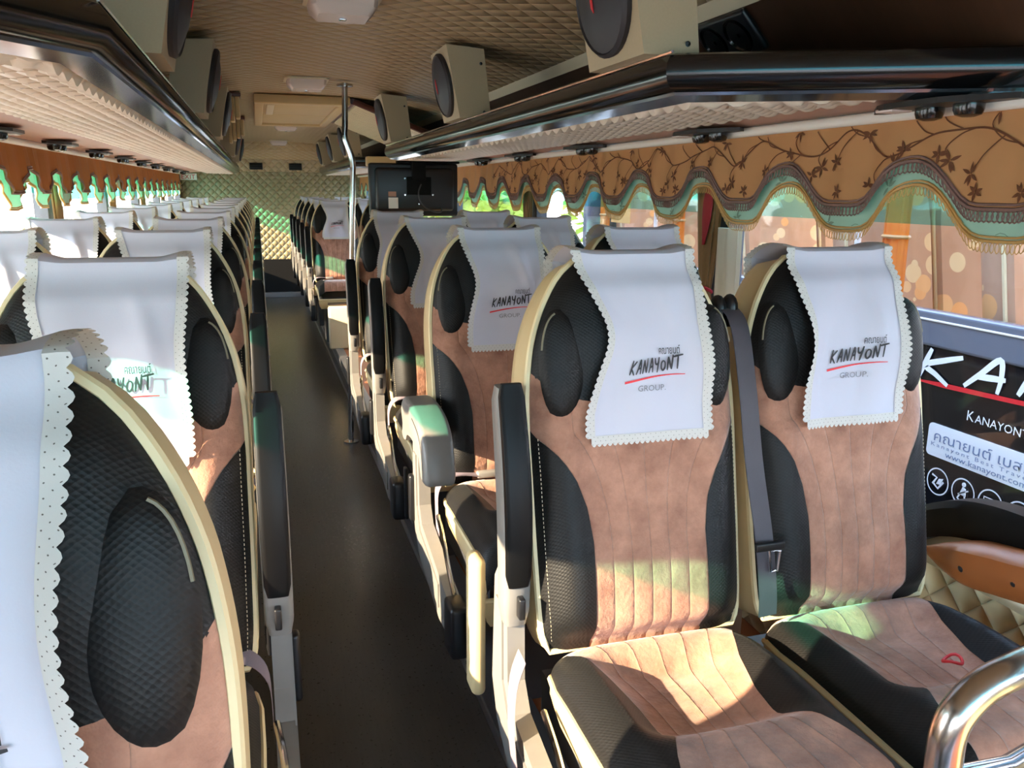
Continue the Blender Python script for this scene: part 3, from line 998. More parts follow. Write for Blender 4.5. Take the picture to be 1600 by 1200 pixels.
def make_rack(name, label, sg, y_end, corner, wall_pt, xpad, front=True):
    xi = corner[0]; wall = XR if sg > 0 else XL
    r = thing(name, label, 'luggage rack', (0, 0, 0), 'overhead luggage racks')
    c = Vector(corner); w = Vector(wall_pt)
    dv = (w-c).normalized()
    path = [(xi, y_end), tuple(c), (w.x-sg*.004, w.y-(.004*sg)*dv.y/dv.x)]
    m_ = MB(); path_loft(m_, path, LIP, -sg); m_.build('lip', 'black_gloss', r)
    m_ = MB(); path_loft(m_, path, STRIP, -sg); m_.build('underside_strip', 'strip', r)
    m_ = MB(); m_.tube([(x+sg*.012 if i < 2 else x, y+(0 if i < 2 else .012), 1.7735) for i, (x, y) in enumerate(path[:2])], .0035, 6); m_.build('highlight_bead', 'chrome', r)  # chrome bead laid along the lip in place of its gloss highlight
    def yf(x): return c.y+dv.y/dv.x*(x-c.x)+.085*math.sqrt(1+(dv.y/dv.x)**2)
    x0 = xi+sg*.080
    ny_ = int((y_end-c.y)/.0125)
    def pad(a, b):
        x = x0+(xpad-x0)*a; y = yf(x)+(y_end-yf(x))*b
        p = .075
        h = (abs(math.sin(PI*(x+y)/p))*abs(math.sin(PI*(x-y)/p)))**.30
        ed = sstep(0, .04, a)*(1-sstep(.96, 1, a))*sstep(0, .004, b)
        return (x, y, 1.695+.009*a-.026*h*ed)
    MB().grid(pad, max(8, int(abs(xpad-x0)/.0125)), ny_, lambda a, b: (0, 0)).build('quilted_pad', 'cream_pad', r)
    def wd(a, b):
        x = xpad+(wall-sg*.004-xpad)*a; y = yf(x)+(y_end-yf(x))*b
        return (x, y, 1.703-.030*a)
    MB().slab(wd, 2, 2, (0, 0, .008)).build('wood_strip', 'wood_under', r, False)
    b_ = MB(); a0, a1 = sorted((xpad-sg*.006, xpad+sg*.006))
    b_.box(a0, a1, yf(xpad), y_end, 1.692, 1.702); b_.build('wood_edge', 'wood_strip', r, False)
    sh = MB(); px_ = xi+sg*.05
    poly = [(px_, y_end), (px_, yf(px_)-.04), (wall-sg*.004, yf(wall-sg*.004)-.04), (wall-sg*.004, y_end)]
    sh.prism(poly, lambda a, b, d: (a, b, d), 1.706, 1.742); sh.build('shelf', 'black_matte', r, False)
    return r
cp_ = NT('cream_pad'); cp_.base(cp_.mix(cp_.noise(cp_.coord(), 6, 2), srgb(206, 190, 170), srgb(226, 212, 194)), 0.42, 0, 0.5); M['cream_pad'] = cp_.m
make_rack('luggage_rack', 'black-lipped rack over the front rows right of the aisle', 1, 5.55, (0.80, 1.60), (XR, 1.25), 1.235)
make_rack('luggage_rack', 'black-lipped rack over the far rows right of the pole', 1, 11.6, (0.80, 7.55), (XR, 7.48), 1.235)
make_rack('luggage_rack', 'long black-lipped rack above the seats left of the aisle', -1, 11.6, (-0.20, 1.46), (XL, 0.38), -0.62)
for sg, x in ((1, XR), (-1, XL)):
    t = MB()
    a, b = sorted((x-sg*.080, x-sg*.106))
    t.rbox(a, b, (YF if sg > 0 else YF), (12.1 if sg > 0 else 10.98), 1.656, 1.682, .011)
    struct(t.build('trim_5' if sg > 0 else 'trim_6', 'white_paint'))

# reading-light and air-nozzle panels on the wood strip
def vent_panel(i, x, y, sg, label, wdt=.09):
    t = thing('reading_light_panel', label, 'air vent panel', (x, y, 1.681), 'panels under the right rack' if sg > 0 else 'panels under the left rack')
    o = [(-wdt/2,-.06),(-wdt/2+.02,-.10),(wdt/2-.02,-.17),(wdt/2,-.16),(wdt/2,.16),(wdt/2-.02,.17),(-wdt/2+.02,.11),(-wdt/2,.07)]
    MB().prism(o, lambda a, b, d: (a*sg, b*1.12, d), -.011, 0).build('plate', 'black_plastic', t, False)
    for k, yy in enumerate((-.08, .02)):
        MB().lathe([(.028,-.010),(.028,-.022),(.024,-.032),(.012,-.036)], lambda a, b, h, yy=yy: (sg*wdt*.22+a, yy+b, h), 16).build('air_nozzle', 'black_gloss', t)
    MB().rbox(-wdt*.35, wdt*.25, .07, .12, -.015, -.008, .003).build('reading_lamp', 'lamp_lens', t)
for i, y in enumerate((1.43, 2.36, 3.36, 4.26, 5.1)):
    vent_panel(i, 1.300, y, 1, 'black vent and lamp panel under the right rack, ' + ['nearest, cut by the frame edge', 'second from the camera', 'third from the camera', 'fourth from the camera', 'last before the screen'][i])
for i, y in enumerate((3.16, 4.06, 4.98, 5.9, 6.8, 7.7, 8.6, 9.5, 10.4)):
    vent_panel(i, -0.78, y, -1, 'black vent and lamp panel under the left rack, ' + ORD[i] + ' along from the near end')

# ------------------------------------------------------------------ speaker boxes standing on the rack lips
def speaker(sg, y0, label, ln=.30):
    t = thing('speaker_box', label, 'speaker', (XC, y0, 0), 'rack speakers right' if sg > 0 else 'rack speakers left')
    xf = (.80-XC if sg > 0 else XC+.20)
    pr = [(xf-.022, 1.776), (xf-.075, 2.045), (xf+.075, 2.035), (xf+.105, 1.776)]
    MB().prism(pr, lambda a, b, d: (sg*a, d, b), 0, ln).build('cabinet', 'speaker_box', t, False)
    a = Vector((sg*(xf-.022), 0, 1.776)); b = Vector((sg*(xf-.075), 0, 2.045))
    up = (b-a).normalized(); nrm = Vector((-sg*up.z*1.0, 0, sg*up.x*1.0)).normalized()
    if nrm.x*sg > 0: nrm = -nrm
    mid = (a+b)/2 + Vector((0, ln/2, 0))
    fn = lambda p, q, h: tuple(mid + Vector((0, 1, 0))*p*1.02 + up*q*.95 + nrm*h)
    MB().lathe([(.128,0),(.130,.012),(.122,.020),(.118,.016),(.112,.018),(.06,.030),(.0001,.034)], fn, 32).build('grille', 'speaker_grille', t)
    lg = MB(); lg.prism([(-.007,-.030),(.003,-.018),(.004,.016),(-.003,.030)], lambda p, q, d: fn(p, q, d), .0350, .0372); lg.build('badge', 'red', t.children[-1], False)
    sc = MB()
    for xx, zz in ((.14, 1.98), (.17, 1.80)):
        sc.lathe([(.006, 0), (.006, .002), (.001, .003)], lambda p, q, h, xx=xx, zz=zz: (sg*(xf+xx*.45)+p, -h, zz+q), 8)
    sc.build('screws', 'black_plastic', t)
for y, l in ((1.66, 'cream speaker box at the near end of the right rack'), (3.32, 'cream speaker box halfway along the near right rack'), (5.12, 'cream speaker box at the far end of the near right rack'),
             (7.65, 'cream speaker box nearest the pole on the far right rack'), (9.0, 'cream speaker box midway along the far right rack'), (10.5, 'cream speaker box at the back of the far right rack')):
    speaker(1, y, l)
for y, l in ((2.0, 'cream speaker box at the near corner of the left rack'), (3.5, 'second cream speaker box from the camera on the left rack'), (5.05, 'third cream speaker box from the camera on the left rack'),
             (8.0, 'fourth cream speaker box from the camera on the left rack'), (9.8, 'fifth cream speaker box, far along the left rack')):
    speaker(-1, y, l)
# twin round outlets and a dark socket on the wood panel above the right rack
for y, l, nn in ((2.15, 'black twin round air outlet above the near end of the right rack', 2), (4.75, 'small black outlet above the right rack between two speakers', 1)):
    t = thing('air_outlet', l, 'vent', (1.268, y, 1.921), None)
    t.rotation_euler = (0, math.radians(-47), 0)
    MB().rbox(-.062, .062, -.066*nn, .066*nn, .001, .022, .010).build('housing', 'black_plastic', t)
    for k in range(nn):
        MB().lathe([(.050,.020),(.052,.026),(.046,.028),(.043,.022),(.012,.021),(.001,.023)], lambda p, q, h, k=k: (p, (k-(nn-1)/2)*.122+q, h), 24).build('round_grille', 'black_gloss', t)
        for c in t.children: pass
    t.rotation_euler = (0, math.radians(180+47), 0)

# ------------------------------------------------------------------ ceiling lamps, hatch
for i, y in enumerate((2.86, 4.92, 8.38, 11.2)):
    t = thing('ceiling_lamp', 'clear plastic ceiling lamp, ' + ['nearest, cut by the top of the photo', 'just before the roof hatch', 'just behind the roof hatch', 'farthest, before the soffit'][i], 'ceiling lamp', (0.29, y, 2.083), 'ceiling lamps')
    def ring(k, z): return [(a*k, b*k, z) for a, b in ((-.105,-.08),(-.09,-.10),(.09,-.10),(.105,-.08),(.105,.08),(.09,.10),(-.09,.10),(-.105,.08))]
    MB().loft([ring(1.12, .0), ring(1.12, -.008), ring(1.0, -.010)]).build('base', 'cream', t, False)
    MB().loft([ring(1.0, -.008), ring(.96, -.035), ring(.74, -.058)]).build('lens', 'lamp_lens', t)
    MB().rbox(-.012, .012, -.012, .012, -.064, -.056, .003).build('switch', 'chrome', t)
t = thing('roof_hatch', 'beige panelled roof hatch in the quilted ceiling', 'roof hatch', (0.31, 6.75, 2.06))
f = MB()
for b in ((-.30,.30,-1.05,-.93), (-.30,.30,.93,1.05), (-.30,-.24,-.93,.93), (.24,.30,-.93,.93)): f.rbox(*b, -.035, .02, .008)
f.build('frame', 'hatch', t)
MB().rbox(-.24, .24, -.93, .02, -.018, .01, .006).build('panel', 'hatch', t)
MB().rbox(-.24, .24, .03, .93, -.018, .01, .006).build('panel', 'hatch', t)
MB().rbox(-.22, -.17, -.86, -.10, -.032, -.016, .006).build('latch', 'cream', t)
# maroon framed trim beside the hatch where the right rack is interrupted by the stairwell
t = thing('stairwell_header', 'maroon framed padded header above the mid stairwell', 'header panel', (0, 0, 0))
MB().tube([(.63, 5.72, 2.055), (.63, 7.36, 2.055)], .022, 8).build('rail', 'maroon', t)
MB().tube([(.63, 5.72, 2.055), (1.30, 5.72, 1.80)], .020, 8).build('rail', 'maroon', t)
hd = MB(); vs = [(.65, 5.74, 2.03), (.65, 7.36, 2.03), (1.35, 7.36, 1.765), (1.35, 5.74, 1.765)]
hd.add(vs + [(x, y, z+.012) for x, y, z in vs], [(3,2,1,0), (4,5,6,7), (0,1,5,4), (1,2,6,5), (2,3,7,6), (3,0,4,7)], [(p[1], p[0]*1.08) for p in vs]*2)
hd.build('padded_panel', 'side_quilt', t, False)
MB().rbox(.90, 1.36, 7.28, 7.40, 1.69, 1.77, .01).build('end_board', 'hatch', t)
for i, y in enumerate((5.6, 7.42)):
    t = thing('cove_block', ('ribbed beige block left of the roof hatch, nearer one', 'ribbed beige block left of the roof hatch, farther one')[i], 'trim block', (0, y, 0), 'cove blocks')
    b = MB()
    for k in range(4): b.rbox(-.20+.032*k, -.172+.032*k, 0, .14, 1.86+.02*k, 2.055, .006)
    b.build('ribs', 'hatch', t)
    MB().rbox(-.205, -.065, -.01, .15, 2.045, 2.07, .006).build('cap', 'maroon', t)

# ------------------------------------------------------------------ screen, pole, exit sign
tv = thing('hanging_screen', 'back of a black flat screen hung below the right rack', 'screen', (0.86, 4.80, 1.50))
MB().rbox(-.255, .255, .02, .075, -.15, .145, .012).build('bezel', 'black_plastic', tv)
MB().rbox(-.225, .225, -.015, .03, -.12, .12, .02).build('rear_cover', 'black_plastic', tv)
bk = MB(); bk.rbox(-.10, .26, -.01, .05, .145, .158, .006); bk.rbox(-.02, .06, -.03, .02, .05, .157, .006)
bk.rbox(-.05, .09, -.025, -.012, -.03, .07, .004); bk.build('bracket', 'black_matte', tv)
MB().rbox(-.155, -.10, -.017, -.014, -.105, -.045, .001).build('label_plate', 'white_paint', tv, False)
MB().rbox(-.155, -.11, -.017, -.014, -.040, -.012, .001).build('label_plate', 'wood_strip', tv, False)
MB().tube(catmull([(.03,-.03,.03), (.01,-.05,-.02), (.03,-.045,-.08), (.09,-.04,-.12), (.14,-.03,-.125), (.15,-.015,-.10)], 5), .004, 6).build('cable', 'grey_dark', tv)
s_ = MB()
for a, b in ((-.06,.06),(-.06,-.03),(.02,-.08),(.10,-.03)): s_.lathe([(.006,-.0),(.005,.003)], lambda p, q, h, a=a, b=b: (a+p, -.0145-h, b+q), 8)
s_.build('screws', 'chrome', tv)
t = thing('grab_pole', 'bent steel grab pole standing beside the right aisle seats', 'grab pole', (0.46, 4.9, 0))
MB().tube(catmull([(.0,0,.0), (.005,0,.20), (.035,0,.94), (.062,0,1.55), (.066,0,1.62), (.060,0,1.68), (.038,0,1.745), (.026,0,1.79), (.030,0,1.86), (.036,0,2.07)], 6), .0165, 12).build('tube', 'steel', t)
MB().lathe([(.045,2.052),(.045,2.064),(.02,2.068)], lambda p, q, h: (.036+p, q, h), 16).build('ceiling_flange', 'steel', t)
MB().lathe([(.045,0),(.045,.010),(.02,.016)], lambda p, q, h: (p, q, h), 16).build('floor_flange', 'steel', t)
t = thing('exit_sign', 'small pale sign with red EXIT lettering over the last left window', 'sign', (-0.87, 12.13, 1.645))
MB().rbox(-.105, .105, 0, .012, -.045, .040, .004).build('plate', 'sign_white', t, False)
e_ = MB(); put_text(e_, 'EXIT', .085, lambda x, y, d: (x, -.0015-d, y), -.085, -.033, 0, width=.17); e_.build('lettering', 'red', t.children[-1], False)
MB().rbox(-.09, -.07, -.0, .06, .030, .045, .003).build('bracket', 'grey_plastic', t)

# white box panel beside the stairwell, and the near grab rail
t = thing('modesty_screen', 'cream modesty screen in front of the seats behind the pole', 'screen', (0.66, 6.9, PZ))
MB().rbox(-.16, .72, 0, .05, 0, .36, .02).build('board', 'cream', t)
MB().tube([(-.16, .025, .375), (.72, .025, .375)], .015, 8).build('top_rail', 'steel', t)
gr = thing('grab_rail', 'thick chrome grab rail rising in the near right corner', 'grab rail', (0.78, 0.70, PZ))
pts = [(0,0,0), (0,0,.35), (-.006,0,.60), (-.004,0,.66), (.012,0,.69), (.042,0,.713), (.09,0,.727), (.20,.02,.735), (.40,.08,.735), (.55,.12,.735)]
MB().tube(catmull(pts, 5), .0215, 16).build('rail', 'steel', gr)
MB().tube([(.0,0,.592), (.10,0,.588), (.50,.10,.588)], .012, 10).build('cross_bar', 'chrome', gr)
MB().lathe([(.05,0),(.05,.012),(.024,.018)], lambda p, q, h: (p, q, h), 20).build('foot', 'chrome', gr)

# shoulder belt between the two front right-hand seats
sb = seats[0][3]
def loc(x, y, z): return (x-sb.location.x, y-sb.location.y, z-PZ)
pth = catmull([(.866,1.46,1.29), (.864,1.375,1.262), (.863,1.325,1.15), (.864,1.285,1.01), (.865,1.235,.875), (.864,1.208,.78), (.862,1.200,.735)], 6)
b = MB(); vs = []
for i, p in enumerate(pth):
    w_ = .020
    vs += [loc(p.x-w_, p.y, p.z), loc(p.x+w_, p.y+.004, p.z)]
nb = len(vs); vs += [(x, y+.002, z) for x, y, z in vs]
b.add(vs, [(2*i, 2*i+1, 2*i+3, 2*i+2) for i in range(len(pth)-1)] + [(nb+2*i+2, nb+2*i+3, nb+2*i+1, nb+2*i) for i in range(len(pth)-1)])
belt = b.build('shoulder_belt', 'belt', sb)
l = loc(.864, 1.43, 1.275)
g = MB(); g.ball((l[0]-.014, l[1], l[2]), (.016, .024, .030)); g.ball((l[0]+.010, l[1]-.004, l[2]+.004), (.015, .022, .028)); g.rbox(l[0]-.022, l[0]+.022, l[1]-.03, l[1]+.01, l[2]-.03, l[2]-.012, .005); g.build('belt_guide', 'black_plastic', sb)
l = loc(.866, 1.222, .862)
g = MB(); g.rbox(l[0]-.030, l[0]+.030, l[1]-.008, l[1]+.002, l[2]-.004, l[2]+.012, .003); g.build('tongue_grip', 'black_plastic', belt)
g = MB(); g.tube([(l[0]-.002, l[1]-.004, l[2]-.004), (l[0]+.020, l[1]-.006, l[2]-.006), (l[0]+.016, l[1]-.008, l[2]-.044), (l[0]+.002, l[1]-.008, l[2]-.044)], .0035, 6, closed=True); g.build('belt_tongue', 'chrome', belt)
wnd = seats[1][3]
tr = thing('string_loop', 'small red string loop lying on the front window cushion', 'string loop', (1.115, 1.02, 0.705))
MB().tube([(.018*math.cos(a*PI/8), .012*math.sin(a*PI/8), .004+.004*math.sin(a*PI/8*2)) for a in range(16)], .0028, 6, closed=True).build('cord', 'red', tr)

# wall-side armrest, leather pad and quilted panel beside the front window seat
t = thing('curved_sill_rail', 'curved black armrest under the window beside the front seat', 'arm rail', (1.420, 1.3, 0))
prf = catmull([(.24,.72,0), (.16,.765,0), (.08,.815,0), (.0,.848,0), (-.10,.866,0), (-.25,.870,0), (-.45,.868,0), (-.60,.862,0)], 4)
rings = []
for p in prf:
    rings.append([(a, p.x, p.y+c) for a, c in ((-.034,-.060),(-.040,-.040),(-.040,.006),(-.028,.022),(.024,.022),(.034,.012),(.034,-.040),(.030,-.060))])
MB().loft(rings).build('beam', 'arm_black', t)
t = thing('leather_pad', 'brown buttoned leather pad below the black window rail', 'pad', (1.345, 1.1, 0))
rings = []
zl = lambda y: .760-.21*(y-.20)
for i in range(41):
    y = .235-.80*i/40; k = math.sin(PI*min(1, max(0.02, (i+1)/8))/2) if i < 8 else 1
    puff = 1+.10*abs(math.sin(PI*(i-3)/6.0))
    rings.append([(xx*k*puff, y, zl(y)+zz*k) for xx, zz in ((.030,-.050),(-.010,-.055),(-.026,-.036),(-.031,-.006),(-.026,.022),(-.008,.038),(.030,.040))])
MB().loft(rings).build('cushion', 'leather_brown', t)
for k in range(5):
    yy = .115-.12*k
    MB().ball((-.029, yy, zl(yy)-.012), (.005, .009, .009), 10, 6).build('button', 'black_plastic', t)
sp_ = MB(); vs = [(1.382, YF, .20), (1.382, 12.1, .20), (1.382, 12.1, .70), (1.382, YF, .70)]
sp_.add(vs, [(0,1,2,3)], [(p[1], p[2]) for p in vs])
sp_.add([(1.459, YF, .70), (1.459, 12.1, .70)] + [vs[3], vs[2]], [(0,1,3,2)])
struct(sp_.build('trim_7', 'side_quilt', smooth=False))

# ------------------------------------------------------------------ valances and tied-back curtains
def scallop(y, y0, per): return math.tanh(1.35*math.cos(2*PI*(y-y0)/per))/math.tanh(1.35)
def valance(sg, ya, yb, y0, per, label, pleat, near, pp=.145, gold='valance_gold'):
    r = thing('window_valance', label, 'curtain', (0, 0, 0), 'window valances')
    wall = XR if sg > 0 else XL
    def fx(y, off): return wall - sg*(.074+off+pleat*math.sin(y*2*PI/pp+math.sin(y*5))+pleat*.5*math.sin(y*41))
    def zb(y): c = scallop(y, y0, per); return 1.511+.049*c+.006*math.cos(4*PI*(y-y0)/per)
    def zm(y): c = scallop(y, y0, per); return 1.456+.055*c+.005*math.cos(4*PI*(y-y0)/per)
    n = int((yb-ya)/.022)
    def top(off, zf):
        def f(a, b):
            y = ya+(yb-ya)*a; z1 = zf(y)
            return (fx(y, off*(.4+.6*b)), y, 1.662+(z1-1.662)*b)
        return f
    em = MB().slab(top(.020, zb), n, 8, (sg*.0012, 0, 0), lambda a, b: (a, b)); em.cur = 1
    em2 = MB().slab(top(.004, zm), n, 8, (sg*.0012, 0, 0), lambda a, b: (a, b)); em2.cur = 1
    # chain braid on the gold hem, looped gold fringe on the mint hem
    bt = MB()
    pts = lambda zf, off, up, st: [(fx(ya+(yb-ya)*i/st, off)-sg*.002, ya+(yb-ya)*i/st, zf(ya+(yb-ya)*i/st)+up) for i in range(st+1)]
    bt.tube(pts(zb, .020, .004, n), .0045, 5); bt.tube(pts(zb, .020, .013, n), .0030, 5)
    ft = MB()
    ft.tube(pts(zm, .004, .004, n), .0040, 5); ft.tube(pts(zm, .004, .012, n), .0028, 5)
    y = ya+.006
    lim = ya+near
    while y < min(yb, lim):
        for mb_, zf, off, hh, rr, ww in ((bt, zb, .020, .017, .0019, .0085), (ft, zm, .004, .015, .0012, .0050)):
            z = zf(y); sl = (zf(y+.004)-zf(y-.004))/.008
            x = fx(y, off)-sg*.003
            lp_ = [(x, y+ww*math.cos(q*PI/4)-hh*.5*sl*(math.sin(q*PI/4)-1)*-.6, z-hh*.35+hh*.65*math.sin(q*PI/4)-.004+sl*ww*math.cos(q*PI/4)*.8) for q in range(8)]
            mb_.tube(lp_, rr, 4, closed=True)
        y += .0115
    bt.build('braid_trim', 'braid', r); ft.build('fringe_trim', 'gold_fringe', r)
    if near > 1:
        rnd = random.Random(3)
        f1 = lambda yy, z, d: (fx(yy, .020*(.4+.6*(1.662-z)/max(.02, 1.662-zb(yy))))-sg*.0022, yy, z)
        f2 = lambda yy, z, d: (fx(yy, .004)-sg*.0022, yy, z)
        yend = min(yb, 5.0)
        def flower(mb_, f, cy_, cz_, R_, zf):
            for k in range(6):
                an = 2*PI*k/6+rnd.random()
                P = [(cy_+R_*t*math.cos(an), cz_+R_*t*math.sin(an)) for t in (.08, .35, .65, 1.0)]
                if any(z > 1.655 or z < zf(yy)+.012 for yy, z in P): continue
                mb_.ribbon(P, [.002, .0075, .0065, .001], f)
        def stem(mb_, f, P, w, zf):
            seg = []
            for yy, z in P:
                if z > 1.656 or z < zf(yy)+.012:
                    if len(seg) > 2: mb_.ribbon(seg, w, f)
                    seg = []
                else: seg.append((yy, z))
            if len(seg) > 2: mb_.ribbon(seg, w, f)
        yy = ya
        main = lambda q: 1.612+.026*math.sin(2*PI*q/.34+.6)+.010*math.sin(2*PI*q/.21)
        stem(em, f1, [(ya+.01*i, main(ya+.01*i)) for i in range(int((yend-ya)/.01))], .0042, zb)
        i = 0
        while yy < yend-.1:
            sgn = 1 if i % 2 else -1
            z0 = main(yy)
            P = [(p.x, p.y) for p in catmull([(yy, z0, 0), (yy+.035, z0+sgn*.010, 0), (yy+.065, z0+sgn*.038, 0), (yy+.050, z0+sgn*.062, 0)], 5)]
            stem(em, f1, P, .003, zb)
            flower(em, f1, P[-1][0], P[-1][1], .026, zb)
            P = [(p.x, p.y) for p in catmull([(yy+.03, main(yy+.03), 0), (yy+.075, z0-sgn*.020, 0), (yy+.10, z0-sgn*.055, 0)], 5)]
            stem(em, f1, P, .003, zb); flower(em, f1, P[-1][0], P[-1][1], .024, zb)
            flower(em, f1, yy+.08, zb(yy+.08)+.035, .02, zb)
            zq = (zb(yy)+zm(yy))/2-.012
            if i % 2 == 0: flower(em2, f2, yy+.02, zq, .026, zm)
            stem(em2, f2, [(yy+.01*k, (zb(yy+.01*k)+zm(yy+.01*k))/2-.018+.008*math.sin(k*.9)) for k in range(9)], .0016, zm)
            yy += .105; i += 1
    em.build('gold_layer', [gold, 'vine'], r); em2.build('mint_layer', ['valance_mint', 'vine_pale'], r)
    return r
valance(1, 0.75, 12.0, 1.530, .462, 'gold and mint scalloped valance with brown braid over the right windows', .0035, 5.2)
valance(-1, -1.7, 10.95, 3.92, .458, 'sunlit gold and mint scalloped valance over the left windows', .008, 0.2, .085, 'valance_brown')

def curtain(sg, y, label, red=False, mat='curtain_brown', wt=.075, zlow=.78):
    wall = XR if sg > 0 else XL
    t = thing('tied_curtain', label, 'curtain', (wall-sg*.033, y, 0), 'tied curtains right' if sg > 0 else 'tied curtains left')
    rings = []
    for i in range(31):
        z = 1.64+(zlow-1.64)*i/30
        k = lerp([(zlow, .8), (1.05, .72), (1.18, .42), (1.26, .62), (1.42, .9), (1.64, 1.15)], z)
        rings.append([((.0185*(1+.15*math.sin(9*q*2*PI/48+z*3)))*min(1, .5+k*.5)*math.cos(2*PI*q/48), wt*k*(1+.12*math.sin(11*q*2*PI/48+z*2))*math.sin(2*PI*q/48), z) for q in range(48)])
    MB().loft(rings).build('drape', mat, t)
    MB().tube([(.017*math.cos(a*PI/8), wt*.46*math.sin(a*PI/8), 1.18-.01*math.cos(a*PI/8)) for a in range(16)], .006, 6, closed=True).build('tie_band', 'gold_fringe' if not red else 'red_cloth', t)
    if red:
        rr = []
        for i in range(13):
            f = i/12; z = 1.52-.19*f; w_ = .026*math.sin(PI*(.12+.88*f)**.8)+.003
            rr.append([(-.022-.006*math.cos(2*PI*q/10), -.032+.02*f+w_*math.sin(2*PI*q/10), z) for q in range(10)])
        MB().loft(rr).build('red_sash', 'red_cloth', t)
    return t
curtain(1, 2.49, 'brown gathered curtain with a red sash at the right window', True)
curtain(1, 4.46, 'brown gathered curtain near the screen, right side', False)
for i, y in enumerate((3.0, 4.64, 6.30, 7.90, 9.50)):
    curtain(-1, y, 'brown gathered curtain between the left windows, ' + ['nearest', 'second along', 'third along', 'fourth along', 'fifth along'][i])
t = thing('sheer_curtain', 'off-white hanging curtain end beside the red sash', 'curtain', (1.412, 2.33, 0))
rr = []
for i in range(25):
    z = 1.39-.62*i/24
    rr.append([(.018*(1+.3*math.sin(q*PI/3+z*4))*math.cos(2*PI*q/36), .062*(1+.1*math.sin(q*1.4))*math.sin(2*PI*q/36), z) for q in range(36)])
MB().loft(rr).build('drape', 'curtain_white', t)

# ------------------------------------------------------------------ the coach parked alongside
NX = 2.25
nb_ = thing('parked_coach', 'dark coach with white lettering parked close outside the right windows', 'coach', (NX, 1.8, -0.55))
def nbx(name, mat, x0, x1, y0, y1, z0, z1, r=.01, parent=None):
    o = MB().rbox(x0-NX, x1-NX, y0-1.8, y1-1.8, z0+.55, z1+.55, r).build(name, mat, parent or nb_, False); return o
nbx('lower_body', 'bus_black', NX, NX+.05, -3, 5.7, -.1, .98)
nbx('waist_band', 'bus_grey', NX-.006, NX+.05, -3, 5.7, .975, 1.10)
nbx('waist_line', 'white_paint', NX-.009, NX+.0, -3, 5.7, 1.065, 1.072, .002)
nbx('side_glass', 'coach_glass', NX+.018, NX+.024, -3, 5.7, 1.09, 1.96, .001)
nbx('roof', 'bus_grey', NX, NX+2.45, -3, 5.7, 1.95, 2.6, .05)
nbx('rear_end', 'bus_grey', NX, NX+2.45, 5.65, 5.72, -.1, 1.97)
nbx('floor_pan', 'black_matte', NX+.05, NX+2.4, -3, 5.65, .35, .42)
nbx('far_side', 'bus_grey', NX+2.40, NX+2.45, -3, 5.7, -.1, 1.02)
for y in (0.2, 2.80, 4.60): nbx('pillar', 'white_paint', NX+.028, NX+.045, y, y+.03, 1.09, 1.96)
for a, b in ((-2.2, 1.0), (4.2, 1.0)):
    MB().lathe([(.0001,0),(.30,0),(.48,.02),(.50,.08),(.50,.22),(.48,.28),(.0001,.28)], lambda p, q, h, a=a: (h*.4+.02, a-1.8+p+1.0, .5+q), 28).build('wheel', 'black_matte', nb_)
nf = lambda u, v, d: (-.004-d, -u-1.8, v+.55)          # u runs towards the front of the coach, v is height
def on(name, mat, fn_, off=0.0):
    mb_ = MB(); fn_(mb_); return mb_.build(name, mat, nb_, False)
on('brush_lettering', 'print_white', lambda q: brush_word(q, 'KANAYONT', .115, nf, -2.368, .855, .002, width=1.66, pen=.17, rise=.13))
on('red_swoosh', 'print_red', lambda q: q.ribbon([(-2.40+1.5*i/20, .846+.10*i/20-.012*math.sin(PI*i/20)) for i in range(21)], [.004+.014*min(1, i/2)-.008*i/20 for i in range(21)], nf, .002))
on('small_lettering', 'print_white', lambda q: (put_text(q, 'K', .050, nf, -2.135, .760, .002, width=.028), put_text(q, 'ANAYONT', .040, nf, -2.102, .760, .002, width=.205)))
def sticker(q):
    P = []
    x0, x1, z0, z1, r_ = -2.292, -1.42, .595, .712, .016
    for cx_, cz_, a0 in ((x1-r_, z0+r_, -90), (x1-r_, z1-r_, 0), (x0+r_, z1-r_, 90), (x0+r_, z0+r_, 180)):
        for k in range(5):
            an = math.radians(a0+22.5*k); P.append((cx_+r_*math.cos(an), cz_+r_*math.sin(an)))
    q.prism(P, nf, -.001, .0015)
on('sticker', 'print_white', sticker)
st_ = nb_.children[-1]
def stext(body, size, x, y, w, mat, name, **k):
    q = MB(); put_text(q, body, size, nf, x, y, .0025, width=w, **k); o = q.build(name, mat, st_, False)
stext('\u0e04\u0e13\u0e32\u0e22\u0e19\u0e15\u0e4c \u0e40\u0e1a\u0e2a\u0e17\u0e4c \u0e40\u0e17\u0e23\u0e40\u0e27\u0e25', .050, -2.262, .652, .60, 'print_blue', 'thai_lettering')
stext('Kanayont Best Travel Service', .020, -2.272, .632, .56, 'print_blue', 'latin_lettering', spacing=1.4)
stext('www.kanayont.com', .030, -2.205, .606, .330, 'print_blue', 'web_lettering')
q = MB(); P = []
for k in range(10):
    an = PI/2+PI*k/5; rr_ = .014 if k % 2 == 0 else .006
    P.append((-1.846+rr_*math.cos(an), .617+rr_*math.sin(an)))
q.prism(P, nf, .0016, .0026); q.build('star', 'print_black', st_, False)
def ringf(q, cx_, cz_, R_, w_): q.ribbon([(cx_+R_*math.cos(2*PI*k/40), cz_+R_*math.sin(2*PI*k/40)) for k in range(41)], w_, nf, .002)
